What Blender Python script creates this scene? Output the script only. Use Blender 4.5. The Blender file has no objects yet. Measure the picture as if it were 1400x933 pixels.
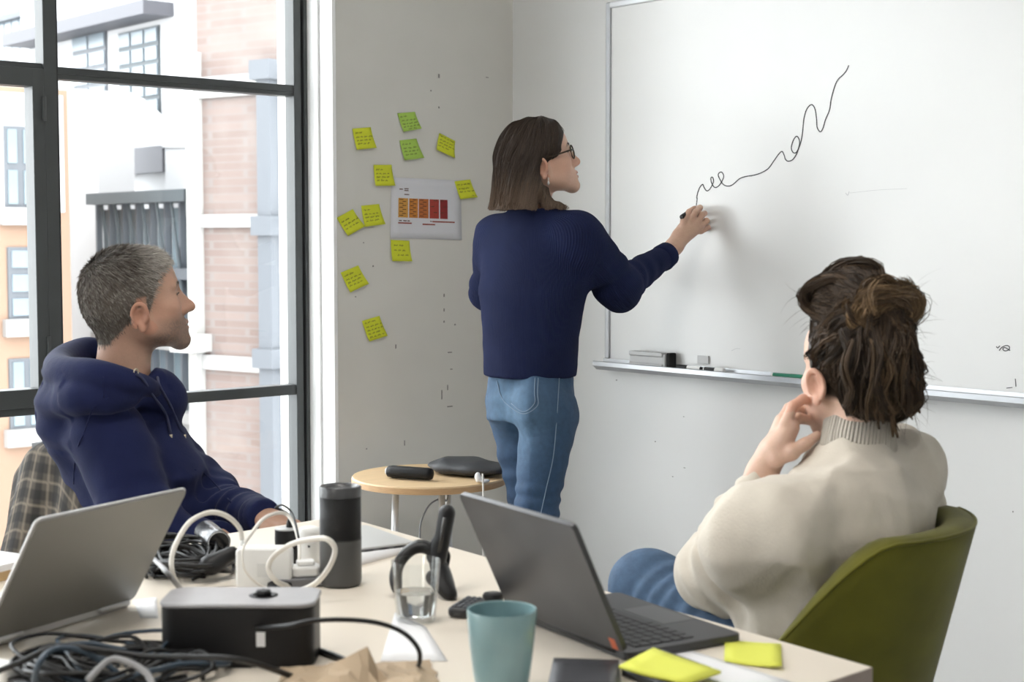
import bpy, math, random
import numpy as np
from mathutils import Matrix, Vector
random.seed(7); RNG = np.random.default_rng(7)
sc = bpy.context.scene
C = sc.collection
# ---------------------------------------------------------------- camera
CAM_H = 1.32; CAM_AZ = math.radians(48.9); CAM_F = 2080.0; CAM_PITCH = math.atan(139 / 2080.0)
cam_d = bpy.data.cameras.new('camera'); cam = bpy.data.objects.new('camera', cam_d); C.objects.link(cam)
cam_d.sensor_width = 36.0; cam_d.lens = CAM_F / 1400.0 * 36.0
cam.location = (0, 0, CAM_H)
cam.rotation_euler = (math.pi / 2 - CAM_PITCH, 0, CAM_AZ - math.pi / 2)
cam_d.clip_start = 0.05; cam_d.clip_end = 300
cam_d.dof.use_dof = True; cam_d.dof.focus_distance = 4.1; cam_d.dof.aperture_fstop = 6.3
sc.camera = cam
# ---------------------------------------------------------------- world, view
w = bpy.data.worlds.new('overcast_sky'); sc.world = w; w.use_nodes = True
bg = w.node_tree.nodes['Background']
bg.inputs[0].default_value = (0.955, 0.975, 1.0, 1); bg.inputs[1].default_value = 8.5
vs = sc.view_settings; vs.view_transform = 'Standard'; vs.look = 'None'; vs.exposure = -0.04; vs.gamma = 1.0; vs.use_curve_mapping = False
sc.cycles.max_bounces = 10; sc.cycles.diffuse_bounces = 5; sc.cycles.transparent_max_bounces = 16
sc.cycles.sample_clamp_indirect = 6.0
CEILING_FILL_POWER = 220.0

# ---------------------------------------------------------------- camera maths: a picture point at a known depth or plane becomes a place in the room
_fw = np.array([math.cos(CAM_AZ) * math.cos(CAM_PITCH), math.sin(CAM_AZ) * math.cos(CAM_PITCH), -math.sin(CAM_PITCH)])
_rt = np.array([math.sin(CAM_AZ), -math.cos(CAM_AZ), 0.0]); _up = np.cross(_rt, _fw); _c0 = np.array([0, 0, CAM_H])
def _ray(x, y): return _fw + _rt * ((x - 700) / CAM_F) - _up * ((y - 466.5) / CAM_F)
def P(x, y, d): return _c0 + _ray(x, y) * d
def on_z(x, y, z): r = _ray(x, y); return _c0 + r * ((z - CAM_H) / r[2])
def on_x(x, y, X): r = _ray(x, y); return _c0 + r * (X / r[0])
def on_y(x, y, Y): r = _ray(x, y); return _c0 + r * (Y / r[1])
def azv(deg): a = math.radians(deg); return np.array([math.cos(a), math.sin(a), 0.0])
def unit(v): v = np.asarray(v, float); return v / (np.linalg.norm(v) + 1e-12)

# ---------------------------------------------------------------- materials
def mat(name, col, rough=0.6, metal=0.0, noise=0.0, nscale=8.0, bump=0.0, bscale=40.0, spec=0.5, detail=4.0, stretch=None, sheen=0.0, tint=None, alpha=None, coat=0.0):
    m = bpy.data.materials.new(name); m.use_nodes = True; nt = m.node_tree; b = nt.nodes['Principled BSDF']
    b.inputs['Base Color'].default_value = (*col, 1); b.inputs['Roughness'].default_value = rough; b.inputs['Metallic'].default_value = metal
    b.inputs['Specular IOR Level'].default_value = spec
    if sheen: b.inputs['Sheen Weight'].default_value = sheen; b.inputs['Sheen Roughness'].default_value = 0.5
    if coat: b.inputs['Coat Weight'].default_value = coat
    tc = nt.nodes.new('ShaderNodeTexCoord'); vec = tc.outputs['Object']
    if stretch:
        mp = nt.nodes.new('ShaderNodeMapping'); mp.inputs['Scale'].default_value = stretch; nt.links.new(vec, mp.inputs['Vector']); vec = mp.outputs['Vector']
    colout = None
    if tint:   # vertex colour attribute
        at = nt.nodes.new('ShaderNodeAttribute'); at.attribute_name = tint; colout = at.outputs['Color']
    if noise:
        n = nt.nodes.new('ShaderNodeTexNoise'); n.inputs['Scale'].default_value = nscale; n.inputs['Detail'].default_value = detail
        nt.links.new(vec, n.inputs['Vector'])
        mr = nt.nodes.new('ShaderNodeMapRange'); mr.inputs[1].default_value = 0.25; mr.inputs[2].default_value = 0.75
        mr.inputs[3].default_value = 1 - noise; mr.inputs[4].default_value = 1 + noise
        nt.links.new(n.outputs['Fac'], mr.inputs[0])
        mx = nt.nodes.new('ShaderNodeMix'); mx.data_type = 'RGBA'; mx.blend_type = 'MULTIPLY'; mx.inputs[0].default_value = 1.0
        if colout: nt.links.new(colout, mx.inputs[6])
        else: mx.inputs[6].default_value = (*col, 1)
        nt.links.new(mr.outputs[0], mx.inputs[7]); colout = mx.outputs[2]
    if colout: nt.links.new(colout, b.inputs['Base Color'])
    if bump:
        n2 = nt.nodes.new('ShaderNodeTexNoise'); n2.inputs['Scale'].default_value = bscale; n2.inputs['Detail'].default_value = 3.0
        nt.links.new(vec, n2.inputs['Vector'])
        bp = nt.nodes.new('ShaderNodeBump'); bp.inputs['Strength'].default_value = bump; bp.inputs['Distance'].default_value = 0.004
        nt.links.new(n2.outputs['Fac'], bp.inputs['Height']); nt.links.new(bp.outputs['Normal'], b.inputs['Normal'])
    return m
def glass_mat(name, tint=(1, 1, 1), refl=0.5):
    """thin pane: clear, with mirror reflections at grazing angles"""
    m = bpy.data.materials.new(name); m.use_nodes = True; nt = m.node_tree; nt.nodes.remove(nt.nodes['Principled BSDF'])
    out = nt.nodes['Material Output']; t = nt.nodes.new('ShaderNodeBsdfTransparent'); t.inputs[0].default_value = (*tint, 1)
    g = nt.nodes.new('ShaderNodeBsdfGlossy'); g.inputs['Roughness'].default_value = 0.02
    lw = nt.nodes.new('ShaderNodeLayerWeight'); lw.inputs[0].default_value = 0.5; pw = nt.nodes.new('ShaderNodeMath'); pw.operation = 'POWER'; pw.inputs[1].default_value = 4.0; nt.links.new(lw.outputs['Facing'], pw.inputs[0])
    ml = nt.nodes.new('ShaderNodeMath'); ml.operation = 'MULTIPLY_ADD'; ml.inputs[1].default_value = 0.8*refl; ml.inputs[2].default_value = 0.04*refl; nt.links.new(pw.outputs[0], ml.inputs[0])
    mx = nt.nodes.new('ShaderNodeMixShader'); nt.links.new(ml.outputs[0], mx.inputs[0]); nt.links.new(t.outputs[0], mx.inputs[1]); nt.links.new(g.outputs[0], mx.inputs[2])
    nt.links.new(mx.outputs[0], out.inputs[0]); return m
def rib_bump(m, scale, strength, dist=0.003, attr='rib'):
    """knitted ribs along a stored per-vertex coordinate"""
    nt = m.node_tree; b = nt.nodes['Principled BSDF']
    at = nt.nodes.new('ShaderNodeAttribute'); at.attribute_name = attr
    ml = nt.nodes.new('ShaderNodeMath'); ml.operation = 'MULTIPLY'; ml.inputs[1].default_value = scale; nt.links.new(at.outputs['Fac'], ml.inputs[0])
    sn = nt.nodes.new('ShaderNodeMath'); sn.operation = 'SINE'; nt.links.new(ml.outputs[0], sn.inputs[0])
    bp = nt.nodes.new('ShaderNodeBump'); bp.inputs['Strength'].default_value = strength; bp.inputs['Distance'].default_value = dist
    nt.links.new(sn.outputs[0], bp.inputs['Height'])
    old = b.inputs['Normal'].links
    if old: nt.links.new(old[0].from_socket, bp.inputs['Normal'])
    nt.links.new(bp.outputs['Normal'], b.inputs['Normal'])

# ---------------------------------------------------------------- mesh builder (world coordinates; every object gets its own origin at its middle)
class MB:
    def __init__(s): s.v = []; s.f = []; s.c = []
    def add(s, vs, fs):
        o = len(s.v); s.v += [tuple(map(float, p)) for p in vs]; s.f += [tuple(i + o for i in f) for f in fs]; return s
    def box(s, lo, hi, M=None):
        x0, y0, z0 = lo; x1, y1, z1 = hi
        v = [(x0,y0,z0),(x1,y0,z0),(x1,y1,z0),(x0,y1,z0),(x0,y0,z1),(x1,y0,z1),(x1,y1,z1),(x0,y1,z1)]
        if M is not None: v = [tuple(M @ Vector(p)) for p in v]
        return s.add(v, [(0,3,2,1),(4,5,6,7),(0,1,5,4),(1,2,6,5),(2,3,7,6),(3,0,4,7)])
    def prism(s, poly, z0, z1, M=None):
        n = len(poly); v = [(x, y, z0) for x, y in poly] + [(x, y, z1) for x, y in poly]
        if M is not None: v = [tuple(M @ Vector(p)) for p in v]
        return s.add(v, [tuple(range(n))[::-1], tuple(range(n, 2*n))] + [(i, (i+1) % n, n + (i+1) % n, n + i) for i in range(n)])
    def lathe(s, prof, o=(0,0,0), n=32, M=None, cap0=True, cap1=True):
        v = []; f = []; k = len(prof)
        for r, z in prof:
            for i in range(n):
                a = 2*math.pi*i/n; v.append((r*math.cos(a), r*math.sin(a), z))
        for j in range(k-1):
            for i in range(n): f.append((j*n+i, j*n+(i+1) % n, (j+1)*n+(i+1) % n, (j+1)*n+i))
        if cap0: f.append(tuple(range(n))[::-1])
        if cap1: f.append(tuple(range((k-1)*n, k*n)))
        if M is not None: v = [tuple(M @ Vector(p)) for p in v]
        else: v = [(x+o[0], y+o[1], z+o[2]) for x, y, z in v]
        return s.add(v, f)
    def tube(s, pts, r, n=8, cap=True, flat=1.0):
        pts = [np.asarray(p, float) for p in pts]; m = len(pts)
        rs = r if hasattr(r, '__len__') else [r]*m
        t = [unit(pts[min(i+1, m-1)] - pts[max(i-1, 0)]) for i in range(m)]
        u = np.cross(t[0], [0, 0, 1.0]);  u = unit(u) if np.linalg.norm(u) > 1e-3 else np.array([1.0, 0, 0])
        v = []; f = []
        for i in range(m):
            u = unit(u - t[i]*np.dot(u, t[i])); b = np.cross(t[i], u)
            for k in range(n):
                a = 2*math.pi*k/n; v.append(pts[i] + rs[i]*(u*math.cos(a) + b*math.sin(a)*flat))
        for i in range(m-1):
            for k in range(n): f.append((i*n+k, i*n+(k+1) % n, (i+1)*n+(k+1) % n, (i+1)*n+k))
        if cap: f += [tuple(range(n))[::-1], tuple(range((m-1)*n, m*n))]
        return s.add(v, f)
    def build(s, name, m, parent=None, smooth=False, bevel=0.0, seg=2, auto=None, solid=0.0, kind=None, subd=0):
        return link_mesh(name, np.array(s.v, float), s.f, m, parent, smooth, bevel, seg, auto, solid, kind, subd)
def link_mesh(name, V, F, m, parent=None, smooth=False, bevel=0.0, seg=2, auto=None, solid=0.0, kind=None, subd=0):
    lo, hi = V.min(0), V.max(0); c = (lo + hi)/2
    me = bpy.data.meshes.new(name); V2 = V - c
    if isinstance(F, np.ndarray):
        k = F.shape[1]; n = len(F)
        me.vertices.add(len(V2)); me.vertices.foreach_set('co', V2.astype(np.float32).ravel())
        me.loops.add(n*k); me.loops.foreach_set('vertex_index', F.astype(np.int32).ravel())
        me.polygons.add(n); me.polygons.foreach_set('loop_start', np.arange(0, n*k, k, dtype=np.int32)); me.polygons.foreach_set('loop_total', np.full(n, k, np.int32))
        me.update(calc_edges=True)
    else: me.from_pydata([tuple(p) for p in V2], [], F); me.update()
    o = bpy.data.objects.new(name, me); C.objects.link(o)
    ms = m if isinstance(m, (list, tuple)) else [m]
    for q in ms: me.materials.append(q)
    if smooth: me.polygons.foreach_set('use_smooth', np.ones(len(me.polygons), bool))
    if parent is not None:
        o.parent = parent; pw = Vector((0, 0, 0)); q = parent
        while q is not None: pw += q.location; q = q.parent
        o.location = Vector(c) - pw
    else: o.location = c
    if solid: md = o.modifiers.new('thickness', 'SOLIDIFY'); md.thickness = solid; md.offset = 0
    if subd: md = o.modifiers.new('smooth', 'SUBSURF'); md.levels = subd; md.render_levels = subd
    if bevel: md = o.modifiers.new('bevel', 'BEVEL'); md.width = bevel; md.segments = seg; md.limit_method = 'ANGLE'; md.angle_limit = math.radians(35)
    if auto is not None:
        me.polygons.foreach_set('use_smooth', np.ones(len(me.polygons), bool))
        try: me.set_sharp_from_angle(angle=math.radians(auto))
        except Exception: pass
    if kind: o['kind'] = kind
    return o
def thing(name, label, cat, loc=(0, 0, 0), group=None):
    o = bpy.data.objects.new(name, None); C.objects.link(o); o.location = tuple(float(q) for q in loc); o.empty_display_size = 0.05
    o['label'] = label; o['category'] = cat
    if group: o['group'] = group
    return o
def tag(o, label, cat, group=None):
    o['label'] = label; o['category'] = cat
    if group: o['group'] = group
    return o
def struct(o): o['kind'] = 'structure'; return o
def frame(o, ex, ey, ez):
    return Matrix(((ex[0], ey[0], ez[0], o[0]), (ex[1], ey[1], ez[1], o[1]), (ex[2], ey[2], ez[2], o[2]), (0, 0, 0, 1)))
def rotz(o, deg):
    a = azv(deg); return frame(o, a, (-a[1], a[0], 0), (0, 0, 1))
def catmull(pts, n=8):
    pts = [np.asarray(p, float) for p in pts]; q = [2*pts[0]-pts[1]] + pts + [2*pts[-1]-pts[-2]]; out = []
    for i in range(1, len(q)-2):
        for k in range(n):
            t = k/n; a, b, c, d = q[i-1], q[i], q[i+1], q[i+2]
            out.append(0.5*((2*b) + (c-a)*t + (2*a-5*b+4*c-d)*t*t + (3*b-a-3*c+d)*t**3))
    out.append(pts[-1]); return out
def rrect(wd, hd, r, n=5):
    out = []
    for cx, cy, a0 in ((wd/2-r, hd/2-r, 0), (-wd/2+r, hd/2-r, 90), (-wd/2+r, -hd/2+r, 180), (wd/2-r, -hd/2+r, 270)):
        for k in range(n+1):
            a = math.radians(a0 + 90*k/n); out.append((cx + r*math.cos(a), cy + r*math.sin(a)))
    return out
def set_color(o, col, name='tint'):
    a = o.data.attributes.new(name, 'FLOAT_COLOR', 'POINT'); c4 = np.ones((len(col), 4), np.float32); c4[:, :3] = col; a.data.foreach_set('color', c4.ravel())
def set_float(o, val, name):
    a = o.data.attributes.new(name, 'FLOAT', 'POINT'); a.data.foreach_set('value', np.asarray(val, np.float32))

# ---------------------------------------------------------------- smooth solid modelling: distance fields turned into one continuous mesh
def axis_grid(lo, hi, coarse, fines=()):
    """sample positions from lo to hi: coarse steps, fine steps inside the given intervals (a, b, step)"""
    out = [lo]; x = lo
    while x < hi:
        st = coarse
        for a, b, h in fines:
            if a - coarse <= x <= b: st = min(st, h)
        x += st; out.append(x)
    return np.array(out, np.float32)
class Field:
    def __init__(s, lo, hi, h, fines=((), (), ())):
        s.ax = [axis_grid(lo[i], hi[i], h, fines[i]) for i in range(3)]
        s.d = np.full([len(a) for a in s.ax], 0.08, np.float32)
    def sl(s, lo, hi, pad):
        r = []
        for i in range(3):
            a = int(np.searchsorted(s.ax[i], lo[i]-pad)); b = int(np.searchsorted(s.ax[i], hi[i]+pad)); r.append(slice(max(a-1, 0), min(b+1, len(s.ax[i]))))
        return tuple(r)
    def pts(s, sl):
        return s.ax[0][sl[0]][:, None, None], s.ax[1][sl[1]][None, :, None], s.ax[2][sl[2]][None, None, :]
    def op(s, fn, lo, hi, k=0.02, mode='u', pad=None):
        pad = (k*1.2 + 0.025) if pad is None else pad
        sl = s.sl(lo, hi, pad)
        if any(q.stop <= q.start for q in sl): return
        X, Y, Z = s.pts(sl); b = fn(X, Y, Z); a = s.d[sl]
        if mode == 'u': h = np.maximum(k - np.abs(a-b), 0)/max(k, 1e-6); r = np.minimum(a, b) - h*h*k*0.25
        elif mode == 's': h = np.maximum(k - np.abs(a+b), 0)/max(k, 1e-6); r = np.maximum(a, -b) + h*h*k*0.25
        elif mode == 'i': r = np.maximum(a, b)
        elif mode == 'd': r = a + b
        s.d[sl] = r
    def cap(s, a, b, ra, rb=None, k=0.02, mode='u'):
        a = np.asarray(a, float); b = np.asarray(b, float); rb = ra if rb is None else rb; ab = b-a; L2 = float(ab@ab) + 1e-12
        def fn(X, Y, Z):
            px, py, pz = X-a[0], Y-a[1], Z-a[2]
            t = np.clip((px*ab[0] + py*ab[1] + pz*ab[2])/L2, 0, 1)
            return np.sqrt((px-t*ab[0])**2 + (py-t*ab[1])**2 + (pz-t*ab[2])**2) - (ra + (rb-ra)*t)
        r = max(ra, rb); s.op(fn, np.minimum(a, b)-r, np.maximum(a, b)+r, k, mode); return s
    def chain(s, pts, rs, k=0.02, mode='u'):
        for i in range(len(pts)-1): s.cap(pts[i], pts[i+1], rs[i], rs[i+1], k, mode)
        return s
    def ell(s, c, r, R=None, k=0.02, mode='u'):
        c = np.asarray(c, float); R = np.eye(3) if R is None else np.asarray(R); rx, ry, rz = r
        def fn(X, Y, Z):
            px, py, pz = X-c[0], Y-c[1], Z-c[2]
            u = (px*R[0,0]+py*R[1,0]+pz*R[2,0]); v = (px*R[0,1]+py*R[1,1]+pz*R[2,1]); q = (px*R[0,2]+py*R[1,2]+pz*R[2,2])
            k0 = np.sqrt((u/rx)**2+(v/ry)**2+(q/rz)**2); k1 = np.sqrt((u/rx**2)**2+(v/ry**2)**2+(q/rz**2)**2) + 1e-9
            return k0*(k0-1)/k1
        e = np.sqrt((R[:, 0]*rx)**2 + (R[:, 1]*ry)**2 + (R[:, 2]*rz)**2); s.op(fn, c-e, c+e, k, mode); return s
    def loft(s, secs, ex, ey, k=0.03, mode='u', power=2.0):
        """secs: (centre, half width along ex, half depth along ey), stacked in z"""
        secs = sorted(secs, key=lambda q: q[0][2]); zs = np.array([q[0][2] for q in secs]); ca = np.array([q[0] for q in secs]); A = np.array([q[1] for q in secs]); B = np.array([q[2] for q in secs])
        ex = unit(ex); ey = unit(ey)
        def fn(X, Y, Z):
            z = Z.ravel(); cx = np.interp(z, zs, ca[:, 0])[None, None, :]; cy = np.interp(z, zs, ca[:, 1])[None, None, :]
            a = np.interp(z, zs, A)[None, None, :]; b = np.interp(z, zs, B)[None, None, :]
            u = (X-cx)*ex[0] + (Y-cy)*ex[1]; v = (X-cx)*ey[0] + (Y-cy)*ey[1]
            if power == 2.0: q = np.sqrt((u/a)**2 + (v/b)**2)
            else: q = (np.abs(u/a)**power + np.abs(v/b)**power)**(1/power)
            d = (q-1)*np.minimum(a, b)*(0.5 + 0.5*np.minimum(a, b)/np.maximum(a, b))
            over = np.maximum(Z - zs[-1], zs[0] - Z)
            return np.where(over > 0, np.sqrt(np.maximum(d, 0)**2 + over**2) + np.minimum(d, 0)*0, np.maximum(d, over))
        m = max(A.max(), B.max()); lo = ca.min(0) - m; hi = ca.max(0) + m; lo[2] = zs[0]; hi[2] = zs[-1]
        s.op(fn, lo, hi, k, mode); return s
    def bump(s, fn, lo=None, hi=None):
        """add a displacement fn(X, Y, Z) to the field"""
        lo = [a[0] for a in s.ax] if lo is None else lo; hi = [a[-1] for a in s.ax] if hi is None else hi
        s.op(fn, np.asarray(lo), np.asarray(hi), 0.0, 'd', pad=0.0); return s
    def cut_near(s, p, n, rad):
        p = np.asarray(p, float); n = unit(n); s.op(lambda X, Y, Z: (X-p[0])*n[0] + (Y-p[1])*n[1] + (Z-p[2])*n[2], p-rad, p+rad, 0.0, 'i', pad=0.0); return s
    def cut(s, p, n):
        """keep the side of the plane that n points away from"""
        p = np.asarray(p, float); n = unit(n)
        s.op(lambda X, Y, Z: (X-p[0])*n[0] + (Y-p[1])*n[1] + (Z-p[2])*n[2], np.array([a[0] for a in s.ax]), np.array([a[-1] for a in s.ax]), 0.0, 'i', pad=0.0); return s
    def mesh(s, relax=1):
        d = s.d; d[0] = d[-1] = 0.08; d[:, 0] = d[:, -1] = 0.08; d[:, :, 0] = d[:, :, -1] = 0.08
        sg = d < 0
        n = sg[:-1,:-1,:-1].astype(np.int8)
        for i in (0, 1):
            for j in (0, 1):
                for k in (0, 1):
                    if i+j+k: n = n + sg[i:d.shape[0]-1+i, j:d.shape[1]-1+j, k:d.shape[2]-1+k]
        act = (n > 0) & (n < 8); ci = np.argwhere(act); idx = np.full(act.shape, -1, np.int32); idx[act] = np.arange(len(ci))
        cor = [(i, j, k) for i in (0, 1) for j in (0, 1) for k in (0, 1)]
        val = {c: d[ci[:, 0]+c[0], ci[:, 1]+c[1], ci[:, 2]+c[2]] for c in cor}
        acc = np.zeros((len(ci), 3)); cnt = np.zeros(len(ci))
        for a in cor:
            for ax in range(3):
                if a[ax] == 0:
                    b = list(a); b[ax] = 1; b = tuple(b); va, vb = val[a], val[b]; cr = (va < 0) != (vb < 0)
                    t = np.where(cr, va/(va-vb+1e-12), 0)
                    p = np.tile(np.array(a, float), (len(ci), 1)); p[:, ax] = t
                    acc[cr] += p[cr]; cnt[cr] += 1
        fr = acc/np.maximum(cnt, 1)[:, None]; V = np.empty((len(ci), 3))
        for i in range(3):
            a0 = s.ax[i][ci[:, i]]; a1 = s.ax[i][ci[:, i]+1]; V[:, i] = a0 + (a1-a0)*fr[:, i]
        Fs = []
        for ax in range(3):
            u, v = (ax+1) % 3, (ax+2) % 3
            s0 = [slice(None)]*3; s1 = [slice(None)]*3; s0[ax] = slice(0, -1); s1[ax] = slice(1, None)
            A, B = sg[tuple(s0)], sg[tuple(s1)]; e = np.argwhere(A != B)
            e = e[(e[:, u] > 0) & (e[:, v] > 0) & (e[:, u] < act.shape[u]) & (e[:, v] < act.shape[v])]
            ins = A[e[:, 0], e[:, 1], e[:, 2]]
            def g(du, dv):
                q = e.copy(); q[:, u] -= du; q[:, v] -= dv; return idx[q[:, 0], q[:, 1], q[:, 2]]
            q = np.stack([g(1, 1), g(0, 1), g(0, 0), g(1, 0)], 1); q[~ins] = q[~ins][:, ::-1]; Fs.append(q)
        F = np.concatenate(Fs); F = F[(F >= 0).all(1)]
        for _ in range(relax):
            sm = np.zeros_like(V); ct = np.zeros(len(V))
            for a, b in ((0, 1), (1, 2), (2, 3), (3, 0)):
                np.add.at(sm, F[:, a], V[F[:, b]]); np.add.at(ct, F[:, a], 1); np.add.at(sm, F[:, b], V[F[:, a]]); np.add.at(ct, F[:, b], 1)
            V = V*0.5 + 0.5*sm/np.maximum(ct, 1)[:, None]
        return V, F
    def sample(s, p):
        f = []; i0 = []
        for i in range(3):
            a = s.ax[i]; k = np.clip(np.searchsorted(a, p[:, i]) - 1, 0, len(a)-2); i0.append(k); f.append(np.clip((p[:, i]-a[k])/(a[k+1]-a[k]), 0, 1))
        r = 0
        for di in (0, 1):
            for dj in (0, 1):
                for dk in (0, 1):
                    wt = (f[0] if di else 1-f[0])*(f[1] if dj else 1-f[1])*(f[2] if dk else 1-f[2]); r = r + wt*s.d[i0[0]+di, i0[1]+dj, i0[2]+dk]
        return r
    def grad(s, p, e=0.003):
        g = np.stack([s.sample(p + np.eye(3)[i]*e) - s.sample(p - np.eye(3)[i]*e) for i in range(3)], 1); return g/(np.linalg.norm(g, axis=1, keepdims=True)+1e-9)
    def project(s, p, off):
        """pull points onto the surface, at height off above it"""
        for _ in range(2): d = s.sample(p); p = p - s.grad(p)*np.clip(d-off, -0.006, 0.006)[:, None]
        return p
    def build(s, name, m, parent=None, relax=1):
        V, F = s.mesh(relax); o = link_mesh(name, V, F, m, parent, smooth=True); o['_n'] = len(V); del o['_n']
        return o, V, F
def wav(X, Y, Z, dirs, amp):
    r = 0
    for (a, b, c, ph) in dirs: r = r + np.sin(a*X + b*Y + c*Z + ph)
    return amp*r/len(dirs)
def crumple(amp, scale, seed):
    """soft cloth creases: sharpened, domain-warped waves"""
    g = np.random.default_rng(seed); ds = [(*(unit(g.normal(size=3))*scale*g.uniform(0.6, 1.5)), g.uniform(0, 6)) for _ in range(5)]; ws = [(*(unit(g.normal(size=3))*scale*0.5), g.uniform(0, 6)) for _ in range(3)]
    def fn(X, Y, Z):
        wx = wav(X, Y, Z, ws, 0.6); r = 0
        for a, b, c, ph in ds: r = r + (1 - 2*np.abs(np.sin(0.5*(a*X + b*Y + c*Z) + ph + wx)))
        return -amp*r/len(ds)
    return fn
def bone_folds(a, b, amp, lam, t0, t1, rad, seed=0):
    """ring creases across a limb between t0 and t1 of its length"""
    a = np.asarray(a, float); b = np.asarray(b, float); ab = b-a; L2 = ab@ab; L = math.sqrt(L2); g = np.random.default_rng(seed); ph = g.uniform(0, 6, 3); d1 = unit(g.normal(size=3))
    def fn(X, Y, Z):
        px, py, pz = X-a[0], Y-a[1], Z-a[2]; t = (px*ab[0]+py*ab[1]+pz*ab[2])/L2
        tc = np.clip(t, 0, 1); r = np.sqrt((px-tc*ab[0])**2+(py-tc*ab[1])**2+(pz-tc*ab[2])**2)
        m = np.clip((t-t0)/0.12, 0, 1)*np.clip((t1-t)/0.12, 0, 1)*np.clip((rad-r)/0.02, 0, 1)
        side = (px*d1[0]+py*d1[1]+pz*d1[2])
        return -amp*m*np.sin(2*math.pi*t*L/lam + ph[0] + 30*side + 0.8*np.sin(t*L*40+ph[1]))
    pad = rad + 0.02
    return fn, np.minimum(a, b)-pad, np.maximum(a, b)+pad
# ================================================================ the room
XW, YW, YF, ROOM_H = 3.6, 4.123, 4.265, 3.0
X0, Y0 = -4.2, -3.0
m_wall = mat('painted_plaster_pier', (0.648, 0.632, 0.594), 0.75, noise=0.06, nscale=1.6, bump=0.12, bscale=14)
m_bwall = mat('painted_board_wall', (0.714, 0.714, 0.710), 0.55, noise=0.04, nscale=0.9, bump=0.05, bscale=10)
m_white = mat('white_gloss_paint', (0.86, 0.86, 0.86), 0.4)
m_ceil = mat('ceiling_paint', (0.82, 0.82, 0.81), 0.8, noise=0.03)
m_floor = mat('grey_concrete_floor', (0.42, 0.41, 0.39), 0.6, noise=0.12, nscale=2.5)
m_steel = mat('dark_grey_steel', (0.055, 0.060, 0.062), 0.42, noise=0.06, nscale=12)
m_steel2 = mat('black_gasket', (0.012, 0.013, 0.015), 0.5)
m_pane = glass_mat('window_glass', (0.97, 0.985, 0.98), 0.6)
m_mark = mat('dark_scuff', (0.24, 0.23, 0.22), 0.8)
struct(MB().box((X0, Y0, -0.2), (XW+0.2, YW+0.35, 0)).build('floor', m_floor))
struct(MB().box((X0, Y0, ROOM_H), (XW+0.2, YW+0.35, ROOM_H+0.2)).build('ceiling', m_ceil))
wall_r = struct(MB().box((XW, Y0, 0), (XW+0.2, YW+0.35, ROOM_H)).build('wall_right', m_bwall))
struct(MB().box((X0-0.2, Y0, 0), (X0, YW+0.35, ROOM_H)).build('wall_left', m_ceil))
struct(MB().box((X0, Y0-0.2, 0), (XW, Y0, ROOM_H)).build('wall_back', m_ceil))
wall_f = struct(MB().box((2.84, YW, 0), (XW, YW+0.35, ROOM_H)).build('wall_front', m_wall))
struct(MB().box((-0.55, YW, 0), (-0.2, YW+0.35, ROOM_H)).build('wall_front_pier', m_wall))
for xa, xb in ((-0.2, 2.84), (-4.2, -0.55)):
    struct(MB().box((xa, YW, 0), (xb, YW+0.35, 0.12)).build('wall_front_sill', m_wall))
    struct(MB().box((xa, YW, 2.86), (xb, YW+0.35, ROOM_H)).build('wall_front_lintel', m_wall))
# white reveal lining with its groove, at the far jamb
rl = struct(MB().box((2.823, YW-0.004, 0.12), (2.838, YW+0.066, 2.86)).build('trim_1', m_white, bevel=0.002))
struct(MB().box((2.829, YW+0.066, 0.12), (2.839, YW+0.078, 2.86)).build('trim_2', mat('groove_grey', (0.45, 0.45, 0.44), 0.6)))
struct(MB().box((2.821, YW+0.078, 0.12), (2.838, YF+0.01, 2.86)).build('trim_3', m_white, bevel=0.002))
# scuffs and screw holes on the pier, pencil marks and specks
scuffs = [(600,104,1.5,4),(589,124,1,1.5),(600,147,1,2),(510,364,1.2,1.5),(666,106,2.5,1),(622,444,1.2,1.5),(607,404,1,3),(607,424,1,3),(607,440,1,2),(615,482,4,0.8),(615,556,5,0.7),(604,540,0.8,9),(617,505,2,0.8),(612,530,0.8,5),(553,606,0.8,5),(501,614,1.2,1.2),(486,406,1,1),(497,332,1,1),(541,474,1,4)]
for px, py, hw, hh in [(a, b, c*0.7, d*0.7) for a, b, c, d in scuffs]:
    a = on_y(px-hw, py-hh, YW); b = on_y(px+hw, py+hh, YW)
    MB().box((a[0], YW-0.0012, b[2]), (b[0], YW+0.001, a[2])).build('scuff_mark', m_mark, wall_f)
for px, py, hw, hh in [(a, b, c*0.6, d*0.6) for a, b, c, d in [(896,604,1,1.5),(936,640,2,1),(935,570,1,1),(920,652,1.5,1),(843,520,1,1.5),(1385,700,1,2)]]:
    a = on_x(px-hw, py-hh, XW); b = on_x(px+hw, py+hh, XW)
    MB().box((XW-0.0012, b[1], b[2]), (XW+0.001, a[1], a[2])).build('scuff_mark', m_mark, wall_r)
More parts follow.
